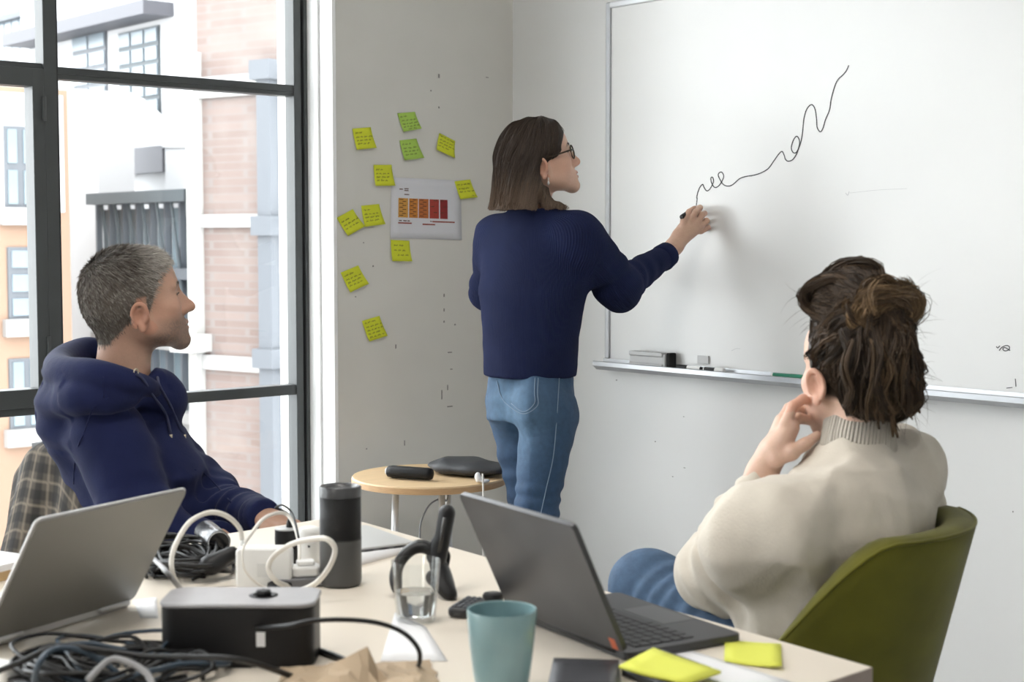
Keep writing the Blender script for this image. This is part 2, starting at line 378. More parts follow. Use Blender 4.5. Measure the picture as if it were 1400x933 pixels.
# ---------------------------------------------------------------- steel windows
def bar(t, nm, x0, x1, z0, z1, y0=YF, y1=YF+0.055, m=m_steel):
    return MB().box((x0, y0, z0), (x1, y1, z1)).build(nm, m, t, bevel=0.0025)
def window(nm, xa, xb, mull):
    t = bpy.data.objects.new(nm, None); C.objects.link(t); t.location = (xa, YF, 0.12); struct(t)
    bar(t, 'jamb', xb-0.032, xb, 0.12, 2.86, YF-0.004); bar(t, 'jamb_groove', xb-0.040, xb-0.032, 0.12, 2.86, YF+0.012, m=m_steel2); bar(t, 'jamb', xb-0.068, xb-0.040, 0.12, 2.86, YF)
    bar(t, 'jamb', xa, xa+0.06, 0.12, 2.86); bar(t, 'head', xa, xb, 2.80, 2.86, YF+0.004); bar(t, 'sill_rail', xa, xb, 0.12, 0.18, YF+0.004)
    edges = [xa+0.06] + [e for q in mull for e in q] + [xb-0.068]
    for q in mull:
        bar(t, 'mullion', q[0], q[1], 0.12, 2.86, YF-0.004); bar(t, 'mullion_bead', q[1], q[1]+0.007, 0.18, 2.80, YF+0.014)
        bar(t, 'mullion_groove', q[1]-0.006, q[1]-0.001, 0.12, 2.86, YF-0.0055, YF+0.01, m_steel2)
    for i in range(0, len(edges), 2):
        u0, u1 = edges[i], edges[i+1]
        sash = i < len(edges)-2
        if sash:
            bar(t, 'transom', u0, u1, 1.815, 1.832, YF+0.006); bar(t, 'lower_transom', u0, u1, 0.805, 0.828, YF+0.006)
            s0, s1, z0, z1 = u0, u1, 0.828, 1.815
            bar(t, 'sash_rail', s0, s1, z1-0.052, z1, YF-0.006); bar(t, 'sash_rail', s0, s1, z0, z0+0.055, YF-0.006)
            bar(t, 'sash_stile', s1-0.036, s1, z0, z1, YF-0.0065); bar(t, 'sash_stile', s0, s0+0.036, z0, z1, YF-0.0065)
            for zz in (1.70, 1.0): MB().tube([(s1-0.004, YF-0.012, zz-0.035), (s1-0.004, YF-0.012, zz+0.035)], 0.006, 10).build('hinge', m_steel, t, smooth=False)
        else:
            bar(t, 'transom', u0, u1, 1.79, 1.826, YF+0.006); bar(t, 'transom_bead', u0, u1, 1.802, 1.806, YF+0.003); bar(t, 'lower_transom', u0, u1, 0.804, 0.838, YF+0.006)
        for z0, z1 in ((0.18, 0.804), (0.838, 1.79), (1.83, 2.80)):
            MB().box((u0-0.002, YF+0.028, z0-0.03), (u1+0.002, YF+0.034, z1+0.03)).build('pane', m_pane, t)
    return t
window('window_1', -0.2, 2.84, [(0.93, 0.975), (1.91, 1.955)])
window('window_2', -4.2, -0.55, [(-3.0, -2.955), (-1.8, -1.755)])
# ---------------------------------------------------------------- unseen ceiling lights, added to fill the interior with light
m_fill = bpy.data.materials.new('fill_diffuser'); m_fill.use_nodes = True
_b = m_fill.node_tree.nodes['Principled BSDF']; _b.inputs['Emission Color'].default_value = (1, 0.96, 0.90, 1); _b.inputs['Emission Strength'].default_value = CEILING_FILL_POWER/10
for i, (lx, ly, nm) in enumerate([(1.1, 1.9, 'added ceiling fill light with white diffuser hanging above the meeting table'), (-1.4, 1.4, 'added ceiling fill light with white diffuser farther from the board')]):
    t = thing('ceiling_fill_light', nm, 'fill light', (lx, ly, 2.72), 'added ceiling fill lights')
    MB().box((lx-0.75, ly-0.13, 2.74), (lx+0.75, ly+0.13, 2.80)).build('housing', m_white, t, bevel=0.006)
    MB().box((lx-0.74, ly-0.12, 2.728), (lx+0.74, ly+0.12, 2.7405)).build('diffuser', m_fill, t)
    for sx in (-0.6, 0.6): MB().tube([(lx+sx, ly, 2.795), (lx+sx, ly, ROOM_H)], 0.002, 6).build('suspension_wire', m_steel, t)

# ================================================================ outside: the street behind the glass
class Facade:
    def __init__(s, p, az):
        s.p = np.asarray(p, float); s.ex = azv(az); n = np.array([-s.ex[1], s.ex[0], 0]); s.n = n if n @ (s.p - _c0) < 0 else -n   # n looks at the room
        s.M = frame((s.p[0], s.p[1], 0), s.ex, s.n if np.cross(s.ex, s.n)[2] > 0 else s.n, (0, 0, 1))
    def uv(s, px, py):
        r = _ray(px, py); t = ((s.p - _c0) @ s.n)/(r @ s.n); q = _c0 + r*t; return float((q - s.p) @ s.ex), float(q[2])
    def box(s, u0, u1, z0, z1, d0, d1, nm, m, par, bevel=0.0):
        mb = MB().box((min(u0, u1), min(d0, d1), min(z0, z1)), (max(u0, u1), max(d0, d1), max(z0, z1)), s.M)
        if np.cross(s.ex, s.n)[2] < 0: mb.f = [f[::-1] for f in mb.f]
        return mb.build(nm, m, par, bevel=bevel)
    def pbox(s, xa, ya, xb, yb, d0, d1, nm, m, par):
        """box whose outline passes near the two picture corners"""
        u0, z1 = s.uv(xa, ya); u1, z0 = s.uv(xb, yb); return s.box(u0, u1, z0, z1, d0, d1, nm, m, par)
    def rect(s, cx, xa, xb, ya, yb):
        """u range at row mid, z range at column cx"""
        ym = (ya+yb)/2; return s.uv(xa, ym)[0], s.uv(xb, ym)[0], s.uv(cx, yb)[1], s.uv(cx, ya)[1]
def brick_mat(name, c1, c2, mortar, sc_=1.0):
    m = bpy.data.materials.new(name); m.use_nodes = True; nt = m.node_tree; b = nt.nodes['Principled BSDF']; b.inputs['Roughness'].default_value = 0.85
    tc = nt.nodes.new('ShaderNodeTexCoord'); br = nt.nodes.new('ShaderNodeTexBrick'); mp = nt.nodes.new('ShaderNodeMapping'); mp.inputs['Rotation'].default_value = (math.pi/2, 0, 0)
    nt.links.new(tc.outputs['Object'], mp.inputs[0]); nt.links.new(mp.outputs[0], br.inputs['Vector'])
    br.inputs['Color1'].default_value = (*c1, 1); br.inputs['Color2'].default_value = (*c2, 1); br.inputs['Mortar'].default_value = (*mortar, 1)
    br.inputs['Scale'].default_value = 1.0; br.inputs['Brick Width'].default_value = 0.24*sc_; br.inputs['Row Height'].default_value = 0.08*sc_; br.inputs['Mortar Size'].default_value = 0.008
    n = nt.nodes.new('ShaderNodeTexNoise'); n.inputs['Scale'].default_value = 1.3; n.inputs['Detail'].default_value = 5; nt.links.new(tc.outputs['Object'], n.inputs['Vector'])
    mx = nt.nodes.new('ShaderNodeMix'); mx.data_type = 'RGBA'; mx.inputs[7].default_value = (0.200, 0.175, 0.162, 1); nt.links.new(br.outputs['Color'], mx.inputs[6])
    mr = nt.nodes.new('ShaderNodeMapRange'); mr.inputs[1].default_value = 0.5; mr.inputs[2].default_value = 0.75; mr.inputs[4].default_value = 0.6; nt.links.new(n.outputs['Fac'], mr.inputs[0]); nt.links.new(mr.outputs[0], mx.inputs[0])
    nt.links.new(mx.outputs[2], b.inputs['Base Color']); return m
m_brick = brick_mat('weathered_red_brick', (0.140, 0.102, 0.090), (0.166, 0.127, 0.114), (0.158, 0.134, 0.126))
m_render = mat('white_render', (0.461, 0.461, 0.470), 0.8, noise=0.03, nscale=0.5)
m_orange = mat('orange_render', (0.241, 0.155, 0.108), 0.8, noise=0.06, nscale=0.6)
m_stone = mat('pale_stone', (0.280, 0.273, 0.266), 0.8, noise=0.05, nscale=1)
m_greyfr = mat('grey_facade_metal', (0.095, 0.103, 0.116), 0.6)
m_darkfr = mat('dark_glazing_bar', (0.06, 0.072, 0.08), 0.6)
m_lav = mat('lavender_grey_cladding', (0.096, 0.096, 0.110), 0.6)
m_xpane = mat('building_pane', (0.150, 0.190, 0.212), 0.25, spec=0.4, noise=0.25, nscale=0.9)
m_xpane2 = mat('pale_building_pane', (0.160, 0.195, 0.225), 0.25, spec=0.4, noise=0.15, nscale=0.7)
m_street = mat('grey_asphalt', (0.22, 0.22, 0.22), 0.9, noise=0.1, nscale=0.6)
GZ = -8.0
struct(MB().box((-40, YW+1.2, GZ-0.3), (60, 70, GZ)).build('street', m_street))
# brick building
fb = Facade(P(394, 327, 15), 104); t = thing('brick_building', 'weathered red brick building with white stone bands and grey downpipe', 'building', (fb.p[0], fb.p[1], GZ))
uL = fb.uv(272, 327)[0]; uR = 0.0
fb.box(uL, uR, GZ, 9, -2.5, 0, 'brick_wall', m_brick, t)
for ya, yb in ((103, 132), (293, 311), (487, 507)):
    u0, u1, z0, z1 = fb.rect(320, 272, 394, ya, yb); fb.box(u0, u1-0.22, z0, z1, -0.2, 0.05, 'stone_band', m_stone, t)
up_ = fb.uv(377, 327)[0]
fb.box(up_-0.09, up_+0.09, GZ, fb.uv(377, 88)[1], 0, 0.16, 'downpipe', m_greyfr, t)
for yy in (88, 300, 480): z = fb.uv(377, yy)[1]; fb.box(up_-0.14, up_+0.13, z-0.16, z+0.03, 0, 0.22, 'pipe_hopper', m_greyfr, t)
ue = fb.uv(273, 327)[0]; pw_ = mat('pale_pipe', (0.363, 0.356, 0.343), 0.6)
fb.box(ue-0.06, ue+0.06, -4, fb.uv(273, 72)[1], 0, 0.12, 'corner_pipe', pw_, t)
u0, u1, z0, z1 = fb.rect(276, 262, 290, 456, 480); fb.box(u0, u1, z0, z1, 0, 0.3, 'pipe_box', pw_, t)
fb.box(uL-0.9, uL-0.0, GZ, fb.uv(270, 470)[1], -3, -0.05, 'lower_wall', m_stone, t)
# white neighbour seen past the brick at the right edge of the glass
fw_ = Facade(P(400, 327, 17), 104); t = thing('white_building', 'plain white rendered building just right of the brick building', 'building', (fw_.p[0], fw_.p[1], GZ))
fw_.box(-2.9, -0.25, GZ, 10, -4.9, -0.4, 'rendered_wall', m_render, t)
# big white building with tall gridded windows
fa = Facade(P(160, 100, 24), 90); t = thing('white_building', 'white building with grey cornice and two tall gridded windows', 'building', (fa.p[0], fa.p[1], GZ))
ua, ub = fa.uv(30, 100)[0], fa.uv(286, 100)[0]; lo_, hi_ = min(ua, ub), max(ua, ub)
fa.box(lo_, hi_, GZ, 9.0, -6, 0, 'rendered_wall', m_render, t)
u0, u1, z0, z1 = fa.rect(160, 40, 238, 22, 40); fa.box(u0, u1, z0, z1, -0.2, 0.5, 'cornice', m_lav, t)
def xwindow(F, t, cx, xa, xb, ya, yb, nx, nz, mp, mf, dep=0.12):
    u0, u1, z0, z1 = F.rect(cx, xa, xb, ya, yb); u0, u1 = min(u0, u1), max(u0, u1)
    wn = F.box(u0, u1, z0, z1, 0.0, 0.03, 'window', mf, t)
    for i in range(nx):
        for k in range(nz):
            a0 = u0 + (u1-u0)*i/nx + 0.035; a1 = u0 + (u1-u0)*(i+1)/nx - 0.035; b0 = z0 + (z1-z0)*k/nz + 0.035; b1 = z0 + (z1-z0)*(k+1)/nz - 0.035
            F.box(a0, a1, b0, b1, 0.025, 0.05, 'pane', mp, wn)
    F.box(u0-0.06, u1+0.06, z0-0.18, z0, 0, 0.1, 'window_sill', m_stone, t)
xwindow(fa, t, 124, 102, 148, 46, 190, 2, 6, m_xpane2, m_greyfr); xwindow(fa, t, 192, 165, 220, 40, 184, 3, 6, m_xpane2, m_darkfr)
# curved white roof in front of it
fc = Facade(P(180, 200, 21), 90); t = thing('curved_roof', 'white curved roof edge sweeping down in front of the tall windows', 'roof', (fc.p[0], fc.p[1], GZ))
pts = [fc.uv(x, y) for x, y in ((84, 122), (105, 122), (126, 130), (150, 152), (166, 166), (190, 176), (222, 183), (264, 186), (264, 202), (84, 202))]
mb = MB(); v = [fc.p*[1,1,0] + fc.ex*u + np.array([0,0,z]) + fc.n*d for d in (0, -0.8) for u, z in pts]; n_ = len(pts)
mb.add(v, [tuple(range(n_)), tuple(range(2*n_-1, n_-1, -1))] + [(i, n_+i, n_+(i+1) % n_, (i+1) % n_) for i in range(n_)]); mb.build('roof_slab', m_render, t)
u0, u1, z0, z1 = fc.rect(180, 132, 222, 203, 238); fc.box(u0, u1, z0, z1, -0.7, 0.0, 'grey_panel', m_lav, t)
u0, u1, z0, z1 = fc.rect(240, 224, 264, 200, 262); fc.box(u0, u1, z0, z1, -0.8, -0.02, 'white_panel', m_render, t)
u0, u1, z0, z1 = fc.rect(180, 84, 264, 238, 262); fc.box(u0, u1, GZ, z1, -0.8, -0.1, 'support_wall', m_render, t)
# glazed walkway
fg = Facade(P(200, 400, 17.5), 90); t = thing('glazed_walkway', 'blue-grey glazed walkway with dark slanting bars between the white and brick buildings', 'walkway', (fg.p[0], fg.p[1], GZ))
u0, u1, z0, z1 = fg.rect(200, 133, 268, 262, 278); u0, u1 = min(u0, u1), max(u0, u1)
fg.box(u0, u1, z0, z1, -0.3, 0.15, 'roof_beam', m_darkfr, t)
zb = fg.uv(200, 560)[1]; N = 7
for k in range(3):
    za = z0 - (z0-zb)*k/3; zc = z0 - (z0-zb)*(k+1)/3
    fg.box(u0, u1, zc-0.06, zc+0.06, -0.2, 0.12, 'floor_beam', m_stone if k else m_greyfr, t)
    for i in range(N):
        a0 = u0 + (u1-u0)*i/N; a1 = u0 + (u1-u0)*(i+1)/N
        fg.box(a0+0.05, a1-0.05, zc+0.06, za-0.06, -0.1, -0.05, 'pane', (m_xpane, m_xpane2)[(i*2+k) % 3 == 0], t)
for i in range(N+1):
    a0 = u0 + (u1-u0)*i/N
    if i % 1 == 0 and i < N: MB().tube([fg.p*[1,1,0] + fg.ex*(a0+0.12) + fg.n*0.05 + np.array([0,0,z0]), fg.p*[1,1,0] + fg.ex*(a0-0.1) + fg.n*0.05 + np.array([0,0,z0-1.0])], 0.022, 6).build('slanting_bar', m_darkfr, t)
    fg.box(a0-0.02, a0+0.02, zb, z0, -0.05, 0.02, 'glazing_bar', m_greyfr, t)
fg.box(u0, u1, GZ, zb, -0.3, 0, 'base_wall', m_stone, t)
# orange house at the left edge
fo = Facade(P(92, 327, 16), 0); t = thing('orange_building', 'orange rendered house with white sills at the far left of the window', 'building', (fo.p[0], fo.p[1], GZ))
ur = fo.uv(96, 327)[0]; ul = fo.uv(-160, 327)[0]
z_top = fo.uv(40, 120)[1]
fo.box(ul, ur, GZ, z_top, -5, 0, 'orange_wall', m_orange, t)
u0, u1, z0, z1 = fo.rect(40, -60, 89, 128, 172); fo.box(ul, fo.uv(86, 200)[0], fo.uv(40, 290)[1], z1, 0, 0.02, 'white_band', m_render, t)
xwindow(fo, t, 30, 4, 47, 173, 284, 2, 2, m_xpane, m_greyfr); xwindow(fo, t, 30, 10, 54, 338, 436, 1, 3, m_xpane2, m_greyfr); xwindow(fo, t, 30, 12, 58, 490, 586, 2, 2, m_xpane, m_greyfr)
xwindow(fo, t, -40, -70, -28, 338, 436, 1, 3, m_xpane2, m_greyfr)
# white wall between the orange house and the walkway
fd = Facade(P(115, 327, 19.5), 90); t = thing('white_building', 'narrow white wall between the orange house and the glazed walkway', 'building', (fd.p[0], fd.p[1], GZ))
u0, u1, z0, z1 = fd.rect(115, 60, 133, 126, 200); fd.box(u0, u1, GZ, z1, -0.5, 0, 'rendered_wall', m_render, t)
# glass tower far behind
ft = Facade(P(20, 40, 38), 90); t = thing('glass_tower', 'pale glass tower with thin vertical bars behind the upper left pane', 'building', (ft.p[0], ft.p[1], GZ))
u0, u1 = ft.uv(-60, 40)[0], ft.uv(62, 40)[0]; u0, u1 = min(u0, u1), max(u0, u1); zt = ft.uv(20, 0)[1]
ft.box(u0, u1, GZ, zt+6, -5, 0, 'core', m_render, t)
for i in range(12):
    a0 = u0 + (u1-u0)*i/12; a1 = u0 + (u1-u0)*(i+1)/12
    for ya, yb in ((-60, 20), (28, 80)): ft.box(a0+0.03, a1-0.03, ft.uv(20, yb)[1], ft.uv(20, ya)[1], 0, 0.05, 'pane', m_xpane2, t)
ft.box(u0, u1, ft.uv(20, 28)[1], ft.uv(20, 20)[1], 0, 0.2, 'floor_band', m_greyfr, t)
# ================================================================ whiteboard on the right wall
m_board = mat('whiteboard_enamel', (0.75, 0.75, 0.745), 0.28, noise=0.04, nscale=1.3, spec=0.5)
m_alu = mat('brushed_aluminium', (0.46, 0.47, 0.49), 0.38, metal=0.85, noise=0.05, nscale=20)
m_ink = mat('black_marker_ink', (0.06, 0.06, 0.065), 0.6)
YB1, YB0, ZB0, ZB1 = 3.615, 1.2, 0.922, 2.083
wb = thing('whiteboard', 'large wall-mounted whiteboard with aluminium frame and a rising scribbled line', 'whiteboard', (XW, (YB0+YB1)/2, ZB0))
MB().box((XW-0.014, YB0, ZB0), (XW, YB1, ZB1)).build('board_panel', m_board, wb)
m_wframe = mat('white_metal_frame', (0.72, 0.73, 0.76), 0.35, metal=0.3)
MB().box((XW-0.022, YB1-0.004, ZB0), (XW, YB1+0.016, ZB1+0.018)).build('frame_side', m_alu, wb, bevel=0.004)
MB().box((XW-0.022, YB0-0.016, ZB0), (XW, YB0+0.004, ZB1+0.018)).build('frame_side', m_alu, wb, bevel=0.004)
MB().box((XW-0.022, YB0, ZB1-0.002), (XW, YB1, ZB1+0.018)).build('frame_top', m_wframe, wb, bevel=0.004)
tray = MB(); prof = [(-0.0, 0.0), (-0.02, 0.0), (-0.022, -0.012), (-0.062, -0.014), (-0.066, -0.006), (-0.070, -0.008), (-0.070, -0.022), (-0.052, -0.036), (0.0, -0.036)]
n_ = len(prof); v = [(XW+a, y, ZB0+b) for y in (YB0-0.02, YB1+0.022) for a, b in prof]
tray.add(v, [tuple(range(n_)), tuple(range(2*n_-1, n_-1, -1))] + [(i, n_+i, n_+(i+1) % n_, (i+1) % n_) for i in range(n_)]); tray.build('pen_tray', m_alu, wb)
def on_board(x, y): p = on_x(x, y, XW-0.0148); return p
def ink(pix, r=0.0016, nm='marker_line', m=m_ink, par=wb, cat=6):
    pts = catmull([on_board(x, y) for x, y in pix], cat)
    v = []; f = []
    for i, p in enumerate(pts):
        d = unit(pts[min(i+1, len(pts)-1)] - pts[max(i-1, 0)]); s = np.cross(d, [1, 0, 0])*r; v += [p-s, p+s]
        if i: f.append((2*i-2, 2*i-1, 2*i+1, 2*i))
    return MB().add(v, f).build(nm, m, par, solid=0.0006)
Z3 = 4.664
line = [(58,933),(66,898),(80,866),(97,850),(104,868),(120,890),(136,886),(155,858),(166,828),(158,804),(148,812),(152,838),(165,862),(180,870),(200,858),(218,832),(230,800),(222,776),(208,772),(195,790),(210,825),(230,852),(260,861),(290,850),(330,815),(370,800),(420,792),(470,776),(515,748),(550,700),(580,658),(602,640),(616,664),(624,690),(642,702),(670,692),(695,655),(712,600),(712,565),(696,543),(676,565),(662,610),(668,640),(684,650),(700,636),(722,580),(734,510),(742,430),(760,370),(790,341),(812,368),(822,430),(826,485),(845,514),(862,495),(880,435),(905,375),(918,295),(950,195),(990,152),(1012,125),(1028,90)]
ink([(952, 281), (953, 272)] + [(940 + x/Z3, 70 + y/Z3) for x, y in line])
ink([(1362,474),(1364,476),(1367,473)], 0.0011, 'ink_mark'); ink([(1366,479.5),(1370,475),(1376,472.5),(1380,474.5),(1379,478.5),(1374,480),(1371,477.5),(1374,475.5),(1381,479.5)], 0.0011, 'ink_mark')
ink([(1388,518),(1389,529)], 0.0008, 'ink_mark'); ink([(1376,531),(1384,530)], 0.001, 'ink_mark')
m_faint = mat('faint_wiped_ink', (0.52, 0.52, 0.53), 0.5)
ink([(1156,264),(1159,267),(1161,262)], 0.001, 'faint_mark', m_faint); ink([(1162,264),(1200,260),(1240,258)], 0.0005, 'faint_mark', m_faint); ink([(1000,480),(1006,477),(1012,477)], 0.0006, 'faint_mark', m_faint)
# ---------------------------------------------------------------- things on the pen tray
m_gplast = mat('pale_grey_plastic', (0.52, 0.52, 0.52), 0.45); m_black = mat('black_plastic', (0.010, 0.010, 0.011), 0.42, spec=0.28); m_felt = mat('black_felt', (0.012, 0.012, 0.012), 0.95, bump=0.3, bscale=200)
m_whitep = mat('white_plastic', (0.82, 0.82, 0.81), 0.4); m_greenp = mat('green_plastic', (0.02, 0.22, 0.13), 0.4)
ztr = ZB0-0.0135
yE0 = on_x(917, 490, XW-0.03)[1]; yE1 = on_x(868, 485, XW-0.03)[1]
er = thing('board_eraser', 'grey whiteboard eraser with black felt pad standing on the pen tray', 'eraser', (XW-0.045, (yE0+yE1)/2, ztr))
pr_ = [(-0.021, 0), (-0.021, 0.010), (-0.015, 0.014), (-0.015, 0.034), (-0.021, 0.038), (-0.021, 0.049), (0.012, 0.049), (0.012, 0)]
mb = MB(); v = [(XW-0.038+a, y, ztr+b) for y in (yE0+0.012, yE1) for a, b in pr_]; n_ = len(pr_)
mb.add(v, [tuple(range(n_)), tuple(range(2*n_-1, n_-1, -1))] + [(i, n_+i, n_+(i+1) % n_, (i+1) % n_) for i in range(n_)]); mb.build('grip', m_gplast, er, bevel=0.0015)
MB().box((XW-0.056, yE0+0.001, ztr+0.001), (XW-0.026, yE0+0.012, ztr+0.046)).build('end_cap', m_gplast, er, bevel=0.004)
MB().box((XW-0.052, yE0-0.016, ztr+0.0), (XW-0.020, yE0+0.0005, ztr+0.050)).build('felt_pad', m_felt, er, bevel=0.004)
def marker_pen(label, pa, pb, m_body, m_cap, grp='marker pens on the tray'):
    a = np.asarray(pa); b = np.asarray(pb); d = b-a; t = thing('marker_pen', label, 'marker', (a+b)/2 - [0, 0, 0.007], grp)
    MB().tube([a, a+d*0.55], 0.0068, 12).build('barrel', m_body, t, auto=40)
    MB().tube([a+d*0.55, a+d*0.57, a+d*0.93, a+d], [0.0072, 0.0076, 0.0076, 0.0066], 12).build('cap', m_cap, t, auto=40)
    MB().tube([a-d*0.07, a], [0.0050, 0.0066], 12).build('end_plug', m_cap if m_body is not m_cap else m_whitep, t, auto=40)
    return t
def trp(px, py, off=0.044): q = on_x(px, py, XW-off); return np.array([XW-off, q[1], ztr+0.0085])
marker_pen('white marker pen with black cap lying on the tray beside the eraser', trp(958, 500), trp(926, 498), m_whitep, m_black)
marker_pen('black marker pen with white cap, second from the eraser', trp(964, 500), trp(990, 502), m_black, m_whitep)
marker_pen('green marker pen on the tray near the seated woman', trp(1058, 508), trp(1100, 512), m_greenp, m_greenp)
q0 = on_x(955, 486, XW-0.014); q1 = on_x(970, 498, XW-0.014)
tag(MB().box((XW-0.020, q1[1], q1[2]), (XW-0.0142, q0[1], q0[2])).build('board_magnet', m_gplast, bevel=0.001), 'small grey square magnet stuck low on the whiteboard', 'magnet')
# ================================================================ sticky notes and the print on the pier
m_yel = mat('yellow_paper', (0.62, 0.66, 0.03), 0.8, noise=0.03); m_grn = mat('lime_green_paper', (0.38, 0.58, 0.10), 0.8, noise=0.03); m_pap = mat('white_paper', (0.66, 0.66, 0.70), 0.8)
m_pen = mat('pencil_grey_ink', (0.12, 0.14, 0.03), 0.8)
def scribbles(par, to3, rows, seed):
    """illegible handwriting: short wavy strokes; to3 maps note coordinates 0..1 to space"""
    g = np.random.default_rng(seed)
    for r, (v0, u0, u1) in enumerate(rows):
        mb = MB(); u = u0
        while u < u1:
            L = g.uniform(0.10, 0.24); n = int(L*50); pts = []
            for k in range(n):
                pts.append(to3(min(u + L*k/n, 0.95), v0 + 0.035*math.sin(k*1.9 + g.uniform(-.5, .5)) + 0.01*g.normal()))
            for k in range(len(pts)-1):
                a, b = pts[k], pts[k+1]; d = unit(b-a); s = np.array([-d[2], 0, d[0]])*0.0007; e = np.array([0, -0.0003, 0])
                mb.add([a-s+e, b-s+e, b+s+e, a+s+e], [(0, 1, 2, 3)])
            u += L + 0.05
        if mb.f: mb.build('handwriting', m_pen, par)
def sticky(label, m, corners, rows, seed, lift=0.010):
    """corners in the picture: top left, top right, bottom right, bottom left; the lower edge curls off the wall"""
    c = [on_y(x, y, YW-0.001) for x, y in corners]; N = 6
    def to3(u, v, e=0.0):   # v: 0 top .. 1 bottom
        a = c[0]*(1-u) + c[1]*u; b = c[3]*(1-u) + c[2]*u; p = a*(1-v) + b*v; return p + np.array([0, -0.0012 - lift*v*v*(0.7+0.5*u) - e, 0])
    v = [to3(i/N, j/N) for j in range(N+1) for i in range(N+1)]; f = [(j*(N+1)+i, j*(N+1)+i+1, (j+1)*(N+1)+i+1, (j+1)*(N+1)+i) for j in range(N) for i in range(N)]
    t = thing('sticky_note', label, 'sticky note', sum(c)/4, 'sticky notes on the pier')
    MB().add(v, f).build('sheet', m, t, smooth=True, solid=0.0005); scribbles(t, lambda u, v: to3(u, v, 0.0006), rows, seed)
R4 = [(0.22, 0.1, 0.5), (0.42, 0.1, 0.85), (0.58, 0.1, 0.8), (0.74, 0.12, 0.7)]
sticky('yellow sticky note nearest the window, high on the pier', m_yel, [(481.5,176),(506.5,174),(512,202.5),(486,205)], R4, 1)
sticky('lime green sticky note at the very top of the pier', m_grn, [(543,155),(567,153),(573.5,176),(550,180.5)], [(0.2, 0.1, 0.5), (0.42, 0.1, 0.85), (0.6, 0.1, 0.8), (0.76, 0.1, 0.95), (0.9, 0.3, 0.6)], 2)
sticky('lime green sticky note directly below the topmost one', m_grn, [(546,192),(569,189.5),(577,216),(551.5,219.5)], R4, 3)
sticky('yellow sticky note tilted clockwise near the standing woman\'s hair', m_yel, [(600.5,182),(622,193),(619,216.5),(595,205)], [(0.12, 0.05, 0.9), (0.32, 0.1, 0.9), (0.5, 0.1, 0.9), (0.68, 0.05, 0.6)], 4)
sticky('upright yellow sticky note just above the white printed sheet', m_yel, [(510.5,225.5),(535,225.5),(537.5,254),(511.5,254.5)], R4, 5)
sticky('yellow sticky note overlapping the right corner of the printed sheet', m_yel, [(621,248),(642.5,245.5),(650,270),(627.5,272.5)], [(0.22, 0.1, 0.85), (0.45, 0.1, 0.7), (0.62, 0.1, 0.9), (0.88, 0.7, 0.95)], 6)
sticky('yellow sticky note tilted anticlockwise beside the window, level with the print', m_yel, [(460,298),(482,286),(496,309.5),(474,323)], [(0.3, 0.1, 0.6), (0.5, 0.1, 0.9), (0.68, 0.1, 0.9)], 7)
sticky('yellow sticky note between the tilted note and the printed sheet', m_yel, [(493.5,281.5),(518,279),(524,306.5),(497,310.5)], R4, 8)
sticky('yellow sticky note hanging just under the printed sheet', m_yel, [(534,328),(559.5,329.5),(560.5,357.5),(534.5,357)], [(0.25, 0.15, 0.7), (0.48, 0.15, 0.75), (0.7, 0.3, 0.9)], 9)
sticky('yellow sticky note tilted anticlockwise below the notes by the window, second from the bottom', m_yel, [(465.5,373),(489.5,363),(501.5,388),(477,400)], R4, 10)
sticky('lowest yellow sticky note on the pier', m_yel, [(494.5,439),(518.5,432),(527,459),(503,467)], [(0.15, 0.1, 0.5), (0.35, 0.1, 0.9), (0.52, 0.1, 0.85), (0.68, 0.1, 0.8), (0.84, 0.1, 0.9)], 11)
# printed sheet
cs = [on_y(x, y, YW-0.001) for x, y in ((535, 242.5), (629.5, 247), (630.5, 328.5), (533.5, 325.5))]
def sh3(u, v, e=0.0): a = cs[0]*(1-u)+cs[1]*u; b = cs[3]*(1-u)+cs[2]*u; p = a*(1-v)+b*v; return p + np.array([0, -0.0012 - e - 0.006*max(0, u-0.6)*v, 0])
ps = thing('printed_sheet', 'white landscape print with an orange to red colour table taped to the pier', 'paper', sum(cs)/4)
N = 8; MB().add([sh3(i/N, j/N) for j in range(N+1) for i in range(N+1)], [(j*(N+1)+i, j*(N+1)+i+1, (j+1)*(N+1)+i+1, (j+1)*(N+1)+i) for j in range(N) for i in range(N)]).build('sheet', m_pap, ps, smooth=True, solid=0.0004)
def patch(u0, u1, v0, v1, m, nm): MB().add([sh3(u0, v0, .0007), sh3(u1, v0, .0007), sh3(u1, v1, .0007), sh3(u0, v1, .0007)], [(0, 1, 2, 3)]).build(nm, m, ps)
cols = [((0.60, 0.30, 0.06), 0.10, 0.235), ((0.55, 0.21, 0.035), 0.25, 0.375), ((0.48, 0.145, 0.035), 0.385, 0.525), ((0.36, 0.045, 0.03), 0.54, 0.675), ((0.27, 0.028, 0.025), 0.69, 0.80)]
m_txt = mat('print_text', (0.10, 0.04, 0.02), 0.8)
for i, (c, a, b) in enumerate(cols):
    mc = mat('print_colour_%d' % i, c, 0.8, noise=0.12, nscale=120); patch(a, b, 0.335, 0.655, mc, 'colour_block')
    for r in range(9):
        if i < 3 or r % 3 == 0: 
            u_ = a + (b-a)*(0.1 + 0.3*((i*3+r) % 2)); v_ = 0.35+0.033*r
            MB().add([sh3(u_, v_, .001), sh3(u_+(b-a)*0.4, v_, .001), sh3(u_+(b-a)*0.4, v_+0.012, .001), sh3(u_, v_+0.012, .001)], [(0, 1, 2, 3)]).build('print_line', m_txt, ps)
for u0, u1, v0 in ((0.11, 0.16, 0.18), (0.18, 0.24, 0.17), (0.18, 0.24, 0.2), (0.18, 0.25, 0.265), (0.11, 0.15, 0.70), (0.17, 0.22, 0.70), (0.23, 0.26, 0.70), (0.55, 0.57, 0.695)): patch(u0, u1, v0, v0+0.016, m_txt, 'print_line')
m_red = mat('print_red', (0.30, 0.07, 0.05), 0.8)
